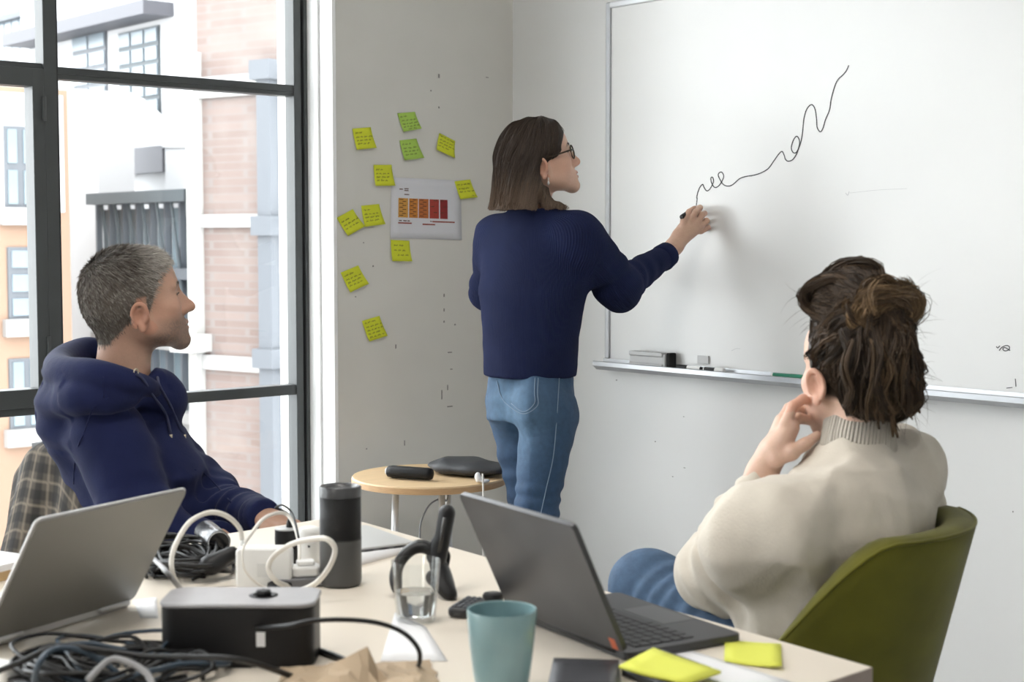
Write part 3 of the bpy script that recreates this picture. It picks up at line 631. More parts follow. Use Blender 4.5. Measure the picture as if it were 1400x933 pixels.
for u0, u1, v0 in ((0.10, 0.29, 0.735), (0.44, 0.62, 0.745), (0.58, 0.90, 0.695)): patch(u0, u1, v0, v0+0.022, m_red, 'print_line')
# ================================================================ meeting table
TZ = 0.74
m_top = mat('cream_laminate', (0.74, 0.67, 0.58), 0.38, noise=0.03, nscale=3, spec=0.45)
m_edge = mat('brown_edge_band', (0.30, 0.24, 0.21), 0.55); m_leg = mat('grey_table_steel', (0.40, 0.40, 0.41), 0.4, metal=0.6)
tb = thing('meeting_table', 'long cream-topped meeting table covered with laptops and cables', 'table', (0.4, 1.9, 0))
poly = [(-1.2, 1.10), (1.706, 1.211), (1.812, 2.622), (-1.2, 2.50)]
MB().prism(poly, TZ-0.024, TZ).build('table_top', m_top, tb, bevel=0.0015)
def inset(p, q, d): return (p[0]+(q[0]-p[0])*d, p[1]+(q[1]-p[1])*d)
e_ = 0.0012
for i in range(4):
    a, b = poly[i], poly[(i+1) % 4]; d = unit(np.array([b[0]-a[0], b[1]-a[1], 0])); n = np.array([d[1], -d[0], 0])*e_
    MB().add([(a[0]+n[0], a[1]+n[1], TZ-0.0245), (b[0]+n[0], b[1]+n[1], TZ-0.0245), (b[0]+n[0], b[1]+n[1], TZ-0.0012), (a[0]+n[0], a[1]+n[1], TZ-0.0012), (a[0]-n[0], a[1]-n[1], TZ-0.0245), (b[0]-n[0], b[1]-n[1], TZ-0.0245), (b[0]-n[0], b[1]-n[1], TZ-0.0012), (a[0]-n[0], a[1]-n[1], TZ-0.0012)], [(0,1,2,3),(7,6,5,4),(0,4,5,1),(1,5,6,2),(2,6,7,3),(3,7,4,0)]).build('edge_band', m_edge, tb)
for x, y in ((1.58, 1.32), (1.66, 2.48), (-1.05, 1.25), (-1.05, 2.35)): MB().box((x-0.025, y-0.025, 0), (x+0.025, y+0.025, TZ-0.024)).build('leg', m_leg, tb, bevel=0.003)
MB().box((-1.05, 1.60, TZ-0.075), (1.58, 1.64, TZ-0.025)).build('rail', m_leg, tb)
MB().box((-1.05, 2.10, TZ-0.075), (1.60, 2.14, TZ-0.025)).build('rail', m_leg, tb)
# ================================================================ round side table with metal legs against the pier
m_ply = mat('birch_plywood', (0.66, 0.47, 0.27), 0.5, noise=0.06, nscale=6, stretch=(1, 6, 1)); m_plyedge = mat('plywood_edge', (0.52, 0.32, 0.16), 0.6, noise=0.1, nscale=40, stretch=(1, 1, 8))
m_chrome = mat('chrome', (0.60, 0.61, 0.63), 0.32, metal=0.45)
SR = 0.240; sc_c = P(587, 650, 4.72); SZ = sc_c[2]
st = thing('side_table', 'small round plywood side table on thin metal legs beside the pier', 'side table', (sc_c[0], sc_c[1], 0))
MB().lathe([(SR-0.004, SZ-0.0235), (SR, SZ-0.021), (SR, SZ-0.004), (SR-0.003, SZ)], (sc_c[0], sc_c[1], 0), 64).build('table_top', [m_ply], st, auto=40)
MB().lathe([(SR+0.0006, SZ-0.0215), (SR+0.0006, SZ-0.0045)], (sc_c[0], sc_c[1], 0), 64, cap0=False, cap1=False).build('plywood_edge', m_plyedge, st, smooth=True)
for px, dd in ((489, 0.0), (541, -0.165), (604, -0.18), (612, 0.17)):
    a = P(px, 668, 4.72+dd*0.9); a[2] = SZ-0.022; b = a.copy(); b[2] = 0; out = unit(np.array([a[0]-sc_c[0], a[1]-sc_c[1], 0])); b = b + out*0.03
    MB().tube([b, a], 0.0105, 12).build('leg', m_chrome, st, smooth=True)
for zz in (0.22,): MB().tube([(sc_c[0]+0.19*math.cos(a), sc_c[1]+0.19*math.sin(a), zz) for a in np.linspace(0, 2*math.pi, 33)], 0.006, 8).build('foot_ring', m_chrome, st, smooth=True)
m_rub = mat('black_rubberised', (0.012, 0.012, 0.013), 0.5, spec=0.25); m_pouch = mat('black_mesh_fabric', (0.035, 0.037, 0.042), 0.55, bump=0.25, bscale=400)
a = P(530, 633, 4.66); b = P(590, 633, 4.60); a[2] = b[2] = SZ+0.021; d = unit(b-a)
t = thing('handset', 'black rounded handset lying on the plywood side table', 'handset', (a+b)/2 - [0, 0, 0.021])
MB().tube([a, a+d*0.004, a+d*0.02, b-d*0.01, b], [0.012, 0.018, 0.0205, 0.020, 0.017], 16, flat=0.95).build('body', m_rub, t, smooth=True)
MB().tube([a-d*0.004, a+d*0.003], [0.011, 0.016], 16).build('end_cap', m_gplast, t, smooth=True)
fp = Field((sc_c[0]-0.25, sc_c[1]-0.25, SZ-0.02), (sc_c[0]+0.3, sc_c[1]+0.3, SZ+0.1), 0.006)
pa, pb = P(590, 628, 4.80), P(690, 628, 4.66); pa[2] = pb[2] = SZ+0.024; pd = unit(pb-pa); pn = np.array([-pd[1], pd[0], 0])
fp.ell((pa+pb)/2, (0.142, 0.085, 0.026), np.stack([pd, pn, [0, 0, 1]], 1), k=0.01); fp.ell(pa*0.6+pb*0.4+[0, 0, 0.004], (0.085, 0.075, 0.022), np.stack([pd, pn, [0, 0, 1]], 1), k=0.02)
fp.bump(crumple(0.004, 60, 3)); fp.cut((0, 0, SZ+0.0008), (0, 0, -1))
o, _, _ = fp.build('pouch', m_pouch); tag(o, 'black mesh pouch lying flat on the plywood side table', 'pouch')
ft_ = Field(P(655, 640, 4.58)-0.06, P(655, 640, 4.58)+0.06, 0.0035); c_ = P(654, 637, 4.56); c_[2] = SZ+0.016
ft_.ell(c_, (0.013, 0.012, 0.014), k=0.008).ell(c_+[0.014, -0.012, -0.009], (0.016, 0.012, 0.006), k=0.008).ell(c_+[0.0, 0.0, 0.012], (0.006, 0.010, 0.006), k=0.006); ft_.bump(crumple(0.004, 260, 5)); ft_.cut((0, 0, SZ+0.0008), (0, 0, -1))
o, _, _ = ft_.build('tissue', m_whitep); tag(o, 'crumpled white tissue on the edge of the side table', 'tissue')
def cable(name, label, pts, r, m, grp=None, n=8, cm=8, cat='cable'):
    return tag(MB().tube(catmull(pts, cm), r, n).build(name, m, smooth=True), label, cat, grp)
m_cw = mat('white_cable_sheath', (0.70, 0.67, 0.62), 0.5); m_cb = mat('black_cable_sheath', (0.012, 0.012, 0.013), 0.4, spec=0.35); m_cbl = mat('blue_black_cable_sheath', (0.03, 0.05, 0.075), 0.4); m_cg = mat('grey_cable_sheath', (0.25, 0.25, 0.26), 0.45)
h0 = P(660, 648, 4.47); cable('cable', 'thin white cable hanging straight down from the side table', [h0, P(661, 690, 4.47), P(661, 760, 4.48), P(664, 860, 4.5)], 0.003, m_cw)
cable('cable', 'thin grey cable looping under the side table', [P(613, 668, 4.75), P(611, 684, 4.72), P(603, 682, 4.7), P(588, 690, 4.68), P(577, 710, 4.66), P(574, 735, 4.65), P(578, 800, 4.65), P(590, 880, 4.66)], 0.003, m_cg)

# ================================================================ laptops
m_silver = mat('silver_aluminium', (0.25, 0.245, 0.235), 0.45, metal=0.7, noise=0.03, nscale=5)
m_silver_l = mat('bright_aluminium', (0.62, 0.62, 0.62), 0.4, metal=0.6)
m_dark = mat('dark_grey_aluminium', (0.075, 0.075, 0.08), 0.36, metal=0.5, noise=0.22, nscale=9, detail=1.5)  # noise mottling of the lid stands in for a soft dark reflection
m_darkrim = mat('dark_rim', (0.035, 0.035, 0.037), 0.4, metal=0.3); m_key = mat('black_keycap', (0.02, 0.02, 0.022), 0.5); m_screen = mat('black_screen', (0.01, 0.01, 0.012), 0.15)
m_sticker = mat('orange_sticker', (0.62, 0.13, 0.05), 0.5); m_lid_reflection = mat('painted_lid_reflection', (0.022, 0.022, 0.025), 0.35, metal=0.3)  # second one: painted dark lid reflection, assigned to no part
def laptop(label, hinge_a, hinge_b, lid_up, lid_len, depth_dir, depth, m_lid, m_rim, m_deck, keys, cat='laptop'):
    """hinge_a to hinge_b along the table; lid_up: unit direction of the open lid; depth_dir: unit direction of the base"""
    A, B = np.asarray(hinge_a, float), np.asarray(hinge_b, float); hd = unit(B-A); W = np.linalg.norm(B-A); mid = (A+B)/2; T = 0.0085
    t = thing('laptop', label, cat, (mid[0], mid[1], TZ))
    dd = unit(depth_dir); Mb = frame((mid[0], mid[1], TZ+0.0015), hd, dd, np.cross(hd, dd))
    sgn = 1 if np.cross(hd, dd)[2] > 0 else -1
    base = MB().prism([(x, y+depth/2) for x, y in rrect(W, depth, 0.012)], 0, sgn*0.0115, Mb)
    if sgn < 0: base.f = [f[::-1] for f in base.f]
    bs = base.build('base', m_deck, t, bevel=0.0015)
    up = unit(lid_up); nn = np.cross(hd, up); Ml = frame(tuple(mid + np.array([0, 0, TZ+0.012-mid[2]])), hd, up, nn)
    ld = MB().prism([(x, y+lid_len/2+0.004) for x, y in rrect(W, lid_len, 0.010)], -T/2, T/2, Ml).build('lid', m_lid, t, bevel=0.001)
    return t, Mb, Ml, W, sgn, bs, ld
# silver laptop at the left, its lid back to the camera
H1 = on_z(180, 826, TZ+0.005); H0 = on_z(8, 877, TZ+0.005); hd = unit(H1-H0); H0 = H1 - hd*0.302
T1 = np.array([1.145, 2.073, 0.933]); lu = unit((T1-H1) - hd*((T1-H1) @ hd)); dd = np.cross([0, 0, 1.0], hd)
t1, Mb, Ml, W, sg_, bs, ld = laptop('open silver laptop at the left, seen from the back of its lid', H0, H1, lu, 0.215, dd, 0.212, m_silver, m_silver_l, m_silver_l, False)
for s in (-0.36, 0.36): MB().tube([tuple(Ml @ Vector((W*s-0.03, 0.001, 0.004))), tuple(Ml @ Vector((W*s+0.03, 0.001, 0.004)))], 0.0055, 10).build('hinge', m_silver_l, t1, smooth=True)
MB().box((-W/2+0.006, 0.010, -0.0056), (W/2-0.006, 0.213, -0.0040), Ml).build('screen', m_screen, t1)
pts = [tuple(Ml @ Vector((x, y+0.215/2+0.004, 0))) for x, y in rrect(W+0.0012, 0.2162, 0.010)]; MB().tube(pts + [pts[0]], 0.0020, 6).build('lid_rim', m_silver_l, ld, smooth=True)
for r in range(4):
    for k in range(12):
        MB().box((-0.126+k*0.021, 0.045+r*0.021, sg_*0.0110), (-0.126+k*0.021+0.018, 0.045+r*0.021+0.018, sg_*0.0125), Mb).build('key', m_key, bs)
# dark laptop at the right
Bn = on_z(858, 902, TZ+0.005); Dn = on_z(1008, 872, TZ+0.005); Cn = on_z(820, 808, TZ+0.005); hd2 = unit(Cn-Dn); An = Bn + hd2*0.305
Tn = np.array([1.382, 1.458, 0.932]); lu2 = unit((Tn-Bn) - hd2*((Tn-Bn) @ hd2)); dd2 = unit(np.cross(hd2, [0, 0, 1.0])); dd2 = dd2 if dd2 @ (Dn-Bn) > 0 else -dd2
t2, Mb, Ml, W, sg_, bs, ld = laptop('open dark grey laptop with painted reflection mottling on lid and orange sticker at the right', An, Bn, lu2, 0.205, dd2, 0.205, m_dark, m_darkrim, mat('charcoal_deck', (0.045, 0.045, 0.048), 0.5), True)
zt_ = sg_*0.0115
for r in range(6):
    n = 14
    for k in range(n):
        kw = (W-0.036)/n
        if r == 5 and 4 <= k <= 8:
            if k == 4: MB().box((-W/2+0.018+k*kw+0.001, 0.022+r*0.0185, zt_), (-W/2+0.018+(k+5)*kw-0.0015, 0.022+r*0.0185+0.016, zt_+sg_*0.0014), Mb).build('key', m_key, bs)
            continue
        hgt = 0.011 if r == 0 else 0.016
        MB().box((-W/2+0.018+k*kw+0.001, 0.022+r*0.0185 + (0.005 if r == 0 else 0), zt_), (-W/2+0.018+(k+1)*kw-0.0015, 0.022+r*0.0185+0.016, zt_+sg_*0.0014), Mb).build('key', m_key, bs, bevel=0.0)
MB().box((-0.052, 0.140, zt_-sg_*0.0002), (0.052, 0.197, zt_+sg_*0.0004), Mb).build('touchpad', mat('touchpad_grey', (0.055, 0.055, 0.058), 0.4), bs)
sn = 1.0 if (Ml.to_3x3() @ Vector((0, 0, 1))) @ Vector((-Bn[0], -Bn[1], 0.6)) > 0 else -1.0
MB().box((-W/2+0.006, 0.010, -sn*0.0056), (W/2-0.006, 0.203, -sn*0.0040), Ml).build('screen', m_screen, t2)
MB().tube([tuple(Ml @ Vector((-W/2+0.03, 0.0, 0))), tuple(Ml @ Vector((W/2-0.03, 0.0, 0)))], 0.0055, 10).build('hinge', m_darkrim, t2, smooth=True)
sx_ = 1 if np.dot(np.array(Ml.to_3x3() @ Vector((1, 0, 0))), Bn-An) > 0 else -1
MB().box((sx_*W/2-sx_*0.026, 0.006, sn*0.0042), (sx_*W/2-sx_*0.012, 0.024, sn*0.0047), Ml).build('orange_sticker', m_sticker, ld)
# closed slim silver laptop behind the black cylinder
sa, sb_, s_c = on_z(496, 716, TZ+0.018), on_z(568, 741, TZ+0.018), on_z(535, 751, TZ+0.018); ex = unit(sb_-sa)*1.0; ey = unit(s_c-sb_); ey = unit(ey-ex*(ex@ey))
M_ = frame(tuple(sb_ - ex*0.10 + ey*0.10), ex, ey, np.cross(ex, ey)); s_ = 1 if np.cross(ex, ey)[2] > 0 else -1
t3 = thing('laptop', 'closed slim silver laptop lying on papers behind the black speaker', 'laptop', (M_.translation.x, M_.translation.y, TZ+0.006))
q = MB().prism(rrect(0.20, 0.20, 0.010), -s_*0.012, 0, M_); q.build('base', m_silver_l, t3, bevel=0.0015)
MB().box((0.0985, -0.08, -s_*0.0095), (0.1008, 0.08, -s_*0.0030), M_).build('port_strip', mat('port_grey', (0.12, 0.12, 0.12), 0.5), t3)
for k in range(5): MB().box((0.0995, -0.072+k*0.03, -s_*0.0085), (0.1012, -0.055+k*0.03, -s_*0.0042), M_).build('port', m_key, t3)
def sheet(label, corners, z, m, thick=0.0006, name='paper_sheet', cat='paper', bend=0.0, grp=None):
    c = [on_z(x, y, z) for x, y in corners]; n = 5; f = []; v = []
    for j in range(n+1):
        for i in range(n+1):
            u, w_ = i/n, j/n; p = (c[0]*(1-u)+c[1]*u)*(1-w_) + (c[3]*(1-u)+c[2]*u)*w_; v.append(p + [0, 0, thick*0.5 + 0.0004 + bend*(u**3)*w_ + bend*0.4*(1-u)**4])
    f = [(j*(n+1)+i, (j+1)*(n+1)+i, (j+1)*(n+1)+i+1, j*(n+1)+i+1) for j in range(n) for i in range(n)]
    return tag(MB().add(v, f).build(name, m, solid=thick, smooth=True), label, cat, grp)
m_wp = mat('bright_white_paper', (0.80, 0.80, 0.82), 0.7)
sheet('thick white paper stack under the closed silver laptop', [(440, 722), (505, 738), (553, 757), (478, 778)], TZ, m_wp, 0.010, 'paper_stack')
sheet('white sheet of paper peeking out from under the water glass', [(540, 838), (582, 858), (612, 905), (520, 905)], TZ, m_wp)
sheet('white sheet of paper under the yellow sticky pads', [(880, 892), (930, 886), (1090, 936), (1010, 950)], TZ, m_wp)
sheet('small pale paper slip beside the silver laptop hinge', [(182, 822), (214, 818), (216, 846), (192, 846)], TZ, m_wp)
# book at the far left
p_ = on_z(-20, 790, TZ); M_ = rotz((p_[0], p_[1], TZ+0.001), 20)
t = thing('book', 'pale book with tan page edge at the far left behind the silver laptop', 'book', (p_[0], p_[1], TZ))
MB().box((-0.09, -0.05, 0.0), (0.07, 0.11, 0.016), M_).build('pages', mat('tan_pages', (0.55, 0.38, 0.20), 0.8), t); MB().box((-0.092, -0.052, 0.0162), (0.072, 0.112, 0.028), M_).build('cover', m_wp, t, bevel=0.001)
# ================================================================ black speaker cylinder
c = on_z(466, 800, TZ); m_grey = mat('dark_grey_shell', (0.075, 0.075, 0.075), 0.5); m_blk2 = mat('black_mesh_grille', (0.012, 0.012, 0.013), 0.55)
t = thing('speaker', 'tall cylindrical black speaker with grey lower half and mesh top', 'speaker', (c[0], c[1], TZ)); R = 0.0350
MB().lathe([(R-0.004, 0.001), (R-0.001, 0.004), (R, 0.010), (R, 0.080)], c, 40).build('lower_shell', m_grey, t, auto=40)
MB().lathe([(R-0.0012, 0.0795), (R-0.0012, 0.152)], c, 40).build('grille', m_blk2, t, smooth=True)
for k in range(22): z_ = 0.083+k*0.0031; MB().lathe([(R-0.0012, z_-0.0008), (R+0.0001, z_), (R-0.0012, z_+0.0008)], c, 40, cap0=False, cap1=False).build('grille_ring', m_blk2, t, smooth=True)
MB().lathe([(R+0.0002, 0.1505), (R+0.0004, 0.166), (R-0.002, 0.1685), (R-0.008, 0.167), (R-0.011, 0.163), (0.0005, 0.1625)], c, 40, cap0=False, cap1=False).build('top_rim', mat('satin_grey_rim', (0.05, 0.05, 0.053), 0.3), t, auto=50)
MB().lathe([(R-0.0006, 0.0778), (R+0.0004, 0.0795), (R-0.0006, 0.0815)], c, 40, cap0=False, cap1=False).build('seam_ring', m_blk2, t, smooth=True)
# ================================================================ glass of water, mug
c = on_z(569, 848, TZ+0.0003)
m_gl = bpy.data.materials.new('clear_glass'); m_gl.use_nodes = True; b_ = m_gl.node_tree.nodes['Principled BSDF']; b_.inputs['Transmission Weight'].default_value = 1.0; b_.inputs['Roughness'].default_value = 0.0; b_.inputs['IOR'].default_value = 1.45
m_wat = bpy.data.materials.new('water'); m_wat.use_nodes = True; b_ = m_wat.node_tree.nodes['Principled BSDF']; b_.inputs['Transmission Weight'].default_value = 1.0; b_.inputs['Roughness'].default_value = 0.0; b_.inputs['IOR'].default_value = 1.33
t = thing('water_glass', 'clear drinking glass half full of water on a paper sheet', 'glass', c)
MB().lathe([(0.0, 0), (0.0285, 0), (0.0300, 0.002), (0.0375, 0.0920), (0.0368, 0.0928), (0.0360, 0.0920), (0.0290, 0.0095), (0.027, 0.0078), (0.0, 0.0075)], c, 48, cap0=False, cap1=False).build('tumbler', glass_mat('thin_clear_glass', (0.97, 0.98, 0.98), 1.0), t, auto=50)
MB().lathe([(0.0, 0.0085), (0.0264, 0.0088), (0.0284, 0.0105), (0.0313, 0.0440), (0.0, 0.0440)], c, 48, cap0=False, cap1=False).build('water', m_wat, t, auto=50)
c = on_z(686, 944, TZ); m_teal = mat('teal_glazed_ceramic', (0.21, 0.335, 0.355), 0.28, noise=0.10, nscale=18, bump=0.06, bscale=25, coat=0.3)
mg = MB().lathe([(0.0, 0.001), (0.031, 0.0), (0.0335, 0.003), (0.0365, 0.020), (0.0415, 0.060), (0.0452, 0.104), (0.0445, 0.1065), (0.0425, 0.1060), (0.0390, 0.060), (0.034, 0.012), (0.0, 0.008)], c, 56, cap0=False, cap1=False).build('mug', m_teal, auto=60)
tag(mg, 'teal glazed ceramic mug without handle in the foreground', 'mug')
# ================================================================ black cable box
a_, b_ = np.array([0.969, 1.841, TZ]), np.array([1.129, 1.701, TZ]); ex = unit(b_-a_); ey = np.array([-ex[1], ex[0], 0]); W = np.linalg.norm(b_-a_)
cb = thing('cable_box', 'black cable box with grey lid and a round cord hole', 'cable box', (a_+b_)/2 + ey*0.05)
M_ = frame(tuple((a_+b_)/2 + ey*0.052), ex, ey, (0, 0, 1)); m_lidg = mat('grey_satin_lid', (0.34, 0.34, 0.36), 0.3, noise=0.08, nscale=30)
MB().prism(rrect(W-0.004, 0.100, 0.022, 7), 0.001, 0.082, M_).build('body', m_black, cb, auto=40, bevel=0.002)
MB().prism(rrect(W, 0.104, 0.024, 7), 0.0825, 0.0885, M_).build('lid', m_lidg, cb, auto=40, bevel=0.002)
MB().lathe([(0.019, 0.0), (0.020, 0.0006), (0.016, 0.0012), (0.013, 0.0006), (0.012, 0)], M=M_ @ Matrix.Translation((0.030, 0.0, 0.0886)), n=28).build('hole_rim', m_black, cb, smooth=True)
fk = Field(np.array(M_ @ Vector((0.030, 0, 0.094)))-0.02, np.array(M_ @ Vector((0.030, 0, 0.094)))+0.02, 0.002); kc = np.array(M_ @ Vector((0.030, 0, 0.090)))
for k in range(6): fk.ell(kc + [0.007*math.cos(k*1.05), 0.007*math.sin(k*1.05), 0.002], (0.005, 0.005, 0.005), k=0.002)
fk.ell(kc, (0.009, 0.009, 0.006), k=0.002); fk.build('cord_bundle', m_black, cb)
MB().box((0.028, -0.0512, 0.030), (0.040, -0.0505, 0.050), M_).build('white_label', m_wp, cb)
MB().box((-0.075, -0.048, 0.0), (0.02, -0.045, 0.02), M_).build('foot', m_black, cb)
q0 = np.array(M_ @ Vector((0.028, -0.054, 0.056)))
cable('cable', 'black cord arching from the cable box towards the glass', [q0, P(395, 856, 1.99), P(430, 849, 1.98), P(478, 848, 2.0), P(520, 853, 2.02), P(552, 866, 2.02), P(571, 886, 2.02), P(574, 903, 2.03), on_z(568, 914, TZ+0.004), on_z(540, 925, TZ+0.004)], 0.0032, m_cb)
cable('cable', 'thick black cord lying on the table beside the paper bag', [on_z(428, 888, TZ+0.005), on_z(445, 893, TZ+0.005), on_z(470, 903, TZ+0.005), on_z(490, 920, TZ+0.005)], 0.0048, m_cb)
# ================================================================ chargers in the middle of the table
c0 = on_z(322, 806, TZ); c1 = on_z(398, 806, TZ); ex = unit(c1-c0); ey = np.array([-ex[1], ex[0], 0]); W = np.linalg.norm(c1-c0); mid = (c0+c1)/2 + ey*0.018
M_ = frame(tuple(mid), ex, ey, (0, 0, 1)); t = thing('power_adapter', 'square white laptop charger standing upright in the cables', 'charger', mid)
mm = M_ @ Matrix.Translation((0, 0, 0.0345)) @ Matrix.Rotation(math.pi/2, 4, 'X'); MB().prism(rrect(W, 0.068, 0.009, 6), -0.016, 0.016, mm).build('body', m_whitep, t, bevel=0.004, seg=3, auto=50)
MB().box((-0.010, -0.0172, 0.020), (0.012, -0.0165, 0.042), M_).build('print_panel', mat('faint_print', (0.70, 0.70, 0.69), 0.4), t)
pl = P(331, 748, 2.545); MB().tube([pl, P(331, 736, 2.545)], [0.0042, 0.0034], 10).build('cable_plug', m_whitep, t, smooth=True)
cable('charger_cable', 'thick white charger cable arching high over the left cables', [P(331, 738, 2.545), P(327, 722, 2.54), P(310, 706, 2.52), P(287, 701, 2.50), P(262, 712, 2.47), P(245, 735, 2.45), P(235, 762, 2.43), P(237, 788, 2.43), on_z(250, 806, TZ+0.005), on_z(275, 815, TZ+0.005)], 0.0042, m_cw)
cable('charger_cable', 'white charger cable coiled in a loop in front of the black speaker', [on_z(330, 808, TZ+0.004), on_z(365, 812, TZ+0.004), on_z(400, 810, TZ+0.005), P(430, 799, 2.44), P(450, 776, 2.42), P(458, 752, 2.42), P(448, 738, 2.42), P(430, 737, 2.44), P(400, 744, 2.47), P(375, 760, 2.49), P(367, 778, 2.49), P(378, 795, 2.49), on_z(395, 803, TZ+0.004)], 0.0046, m_cw)
cable('charger_cable', 'thin white cable curving over the black dock to the plug', [P(332, 746, 2.55), P(345, 728, 2.58), P(360, 710, 2.62), P(378, 702, 2.66), P(392, 704, 2.68), P(402, 718, 2.66), P(409, 745, 2.6), P(409, 770, 2.56), on_z(405, 797, TZ+0.003)], 0.0032, m_cw)
cable('charger_cable', 'thin white cable drooping across the front of the square charger', [P(334, 745, 2.51), P(331, 760, 2.50), P(335, 780, 2.495), P(350, 797, 2.495), on_z(372, 808, TZ+0.004)], 0.0022, m_cw)
c = on_z(392, 775, TZ); t = thing('charging_dock', 'black cylindrical charging dock with grey top among the chargers', 'dock', c)
MB().lathe([(0.020, 0.0), (0.0205, 0.003), (0.0205, 0.067)], c, 28).build('body', m_black, t, auto=40); MB().lathe([(0.0203, 0.0672), (0.0203, 0.069), (0.018, 0.070), (0.0, 0.070)], c, 28, cap0=True, cap1=False).build('top_plate', m_gplast, t, auto=40)
tp = np.array([c[0]+0.006, c[1]-0.002, TZ+0.0705])
cable('usb_cable', 'black cable with a tapered plug standing in the charging dock', [tp, tp+[0.0, 0, 0.016], tp+[-0.001, 0, 0.026], P(392, 700, 2.66), P(380, 695, 2.68), P(386, 692, 2.7), P(398, 700, 2.68), P(404, 718, 2.64), P(408, 735, 2.6)], [0.006, 0.005, 0.0026] + [0.0016]*62, m_cb) if False else None
mb = MB().tube(catmull([tp+[0, 0, 0.016], P(394, 703, 2.70), P(384, 697, 2.70), P(377, 695, 2.70), P(386, 691, 2.69), P(398, 700, 2.68), P(404, 716, 2.64), P(408, 735, 2.60)], 8), 0.0020, 8); mb.tube([tp, tp+[0, 0, 0.006], tp+[0, 0, 0.020]], [0.0065, 0.006, 0.0022], 10)
tag(mb.build('usb_cable', m_cb, smooth=True), 'black cable with a tapered plug standing in the charging dock', 'cable')
c = on_z(424, 780, TZ); t = thing('wall_adapter', 'upright white power adapter left of the black speaker', 'charger', c)
MB().lathe([(0.014, 0.0), (0.017, 0.004), (0.0195, 0.068), (0.0190, 0.074), (0.012, 0.077), (0.0, 0.0775)], c, 24, cap1=False).build('body', m_whitep, t, smooth=True); MB().tube([c+[-0.012, -0.014, 0.046], c+[-0.0125, -0.0165, 0.046]], 0.002, 8).build('pin_hole', m_key, t)
c = on_z(418, 800, TZ); M_ = rotz(tuple(c), -25); t = thing('plug', 'white angled mains plug lying on the grey power strip', 'plug', c + [0, 0, 0.016])
MB().prism([(-0.026, -0.012), (-0.018, -0.019), (0.018, -0.019), (0.026, -0.010), (0.024, 0.015), (-0.022, 0.017)], 0.0165, 0.034, M_).build('body', m_whitep, t, bevel=0.004); MB().prism(rrect(0.03, 0.024, 0.006), 0.0345, 0.042, M_).build('raised_cap', m_whitep, t, bevel=0.002)
ps_ = tag(MB().prism(rrect(0.11, 0.05, 0.008), 0.001, 0.016, M_).build('power_strip', mat('mid_grey_plastic', (0.16, 0.16, 0.17), 0.5), bevel=0.003), 'grey power strip under the white plug', 'power strip')
c = on_z(383, 805, TZ); tag(MB().lathe([(0.019, 0.0), (0.0215, 0.003), (0.0205, 0.010), (0.014, 0.0135), (0.0, 0.0145)], c, 26, cap1=False).build('charging_puck', m_black, smooth=True), 'low black round puck in front of the white charger', 'puck')
# silver webcam-like cylinder
a = P(281, 727, 2.80); b = P(299, 742, 2.72); d = unit(b-a); t = thing('webcam', 'small silver cylindrical webcam tilted on the table behind the cables', 'webcam', on_z(288, 752, TZ))
MB().tube([a, a+d*0.003, b-d*0.003, b], [0.019, 0.0215, 0.0215, 0.0205], 24).build('barrel', m_chrome if False else mat('dark_chrome', (0.13, 0.13, 0.135), 0.25, metal=0.8), t, auto=40)
MB().tube([b-d*0.001, b+d*0.0008], [0.0180, 0.0180], 24).build('lens', m_screen, t); MB().tube([b-d*0.002, b+d*0.0016], [0.0205, 0.0185], 24, cap=False).build('lens_ring', m_gplast, t, smooth=True)
bb = on_z(288, 752, TZ); MB().lathe([(0.024, 0.0005), (0.024, 0.003), (0.006, 0.006), (0.005, 0.02)], bb, 20).build('stand', m_black, t, smooth=True)
# ================================================================ tangles of cables
def tangle(n, cx, cy, rx, ry, seed, label, grp, mats, r0, wild, zmax=0.03, labels=None):
    g = np.random.default_rng(seed)
    for i in range(n):
        ph = g.uniform(0, 6.28); k = g.uniform(0.55, 1.0); turns = g.uniform(0.9, 1.7); pts = []; z0 = TZ + 0.004 + zmax*g.uniform(0, 0.8)*(i/n); N = 13; ox, oy = g.uniform(-.25, .25)*rx, g.uniform(-.25, .25)*ry
        for j in range(N):
            a = ph + turns*6.28*j/(N-1); rr = k*(1 + wild*math.sin(2.3*a + ph))
            q = on_z(cx + ox + rx*rr*math.cos(a), cy + oy + ry*rr*math.sin(a), TZ); q[2] = max(z0 + zmax*0.5*(1+math.sin(1.7*a+ph*2))*0.6, TZ+0.0045); pts.append(q)
        pts[0][2] = TZ+0.004; pts[-1][2] = TZ+0.004
        cable('cable', labels[i] if labels and i < len(labels) else label, pts, r0*g.uniform(0.75, 1.2), mats[i % len(mats)], grp, 6, 5)
tangle(15, 252, 778, 62, 20, 3, 'black cable in the coiled heap behind the black cable box', 'black cables heaped behind the cable box', [m_cb, m_cb, m_cb, m_cb, m_cb], 0.0034, 0.22, 0.035)
cable('cable', 'pale grey cable crossing the coiled heap beside the silver laptop', [on_z(205, 760, TZ+0.02), P(222, 776, 2.42), P(238, 795, 2.38), on_z(252, 812, TZ+0.006)], 0.0042, m_cg)
fm = Field(P(300, 768, 2.6)-0.09, P(300, 768, 2.6)+0.09, 0.005); ca, cb_ = P(289, 772, 2.58), P(317, 757, 2.60); fm.cap(ca, cb_, 0.017, 0.013, k=0.01).ell(ca, (0.022, 0.02, 0.014), k=0.01)
o, _, _ = fm.build('cable_connector', m_black); tag(o, 'black moulded connector block on the coiled cables', 'connector')
tangle(13, 165, 925, 120, 30, 11, 'black cable in the blurred foreground tangle at the lower left', 'black cables tangled in the foreground', [m_cb, m_cb, m_cbl, m_cb], 0.0034, 0.30, 0.04)
cable('cable', 'blue-black cable arching above the foreground tangle', [on_z(45, 945, TZ+0.01), P(52, 910, 1.9), P(75, 888, 1.93), P(110, 890, 1.95), P(150, 912, 1.96), P(175, 935, 1.95), on_z(190, 960, TZ+0.005)], 0.0042, m_cbl)
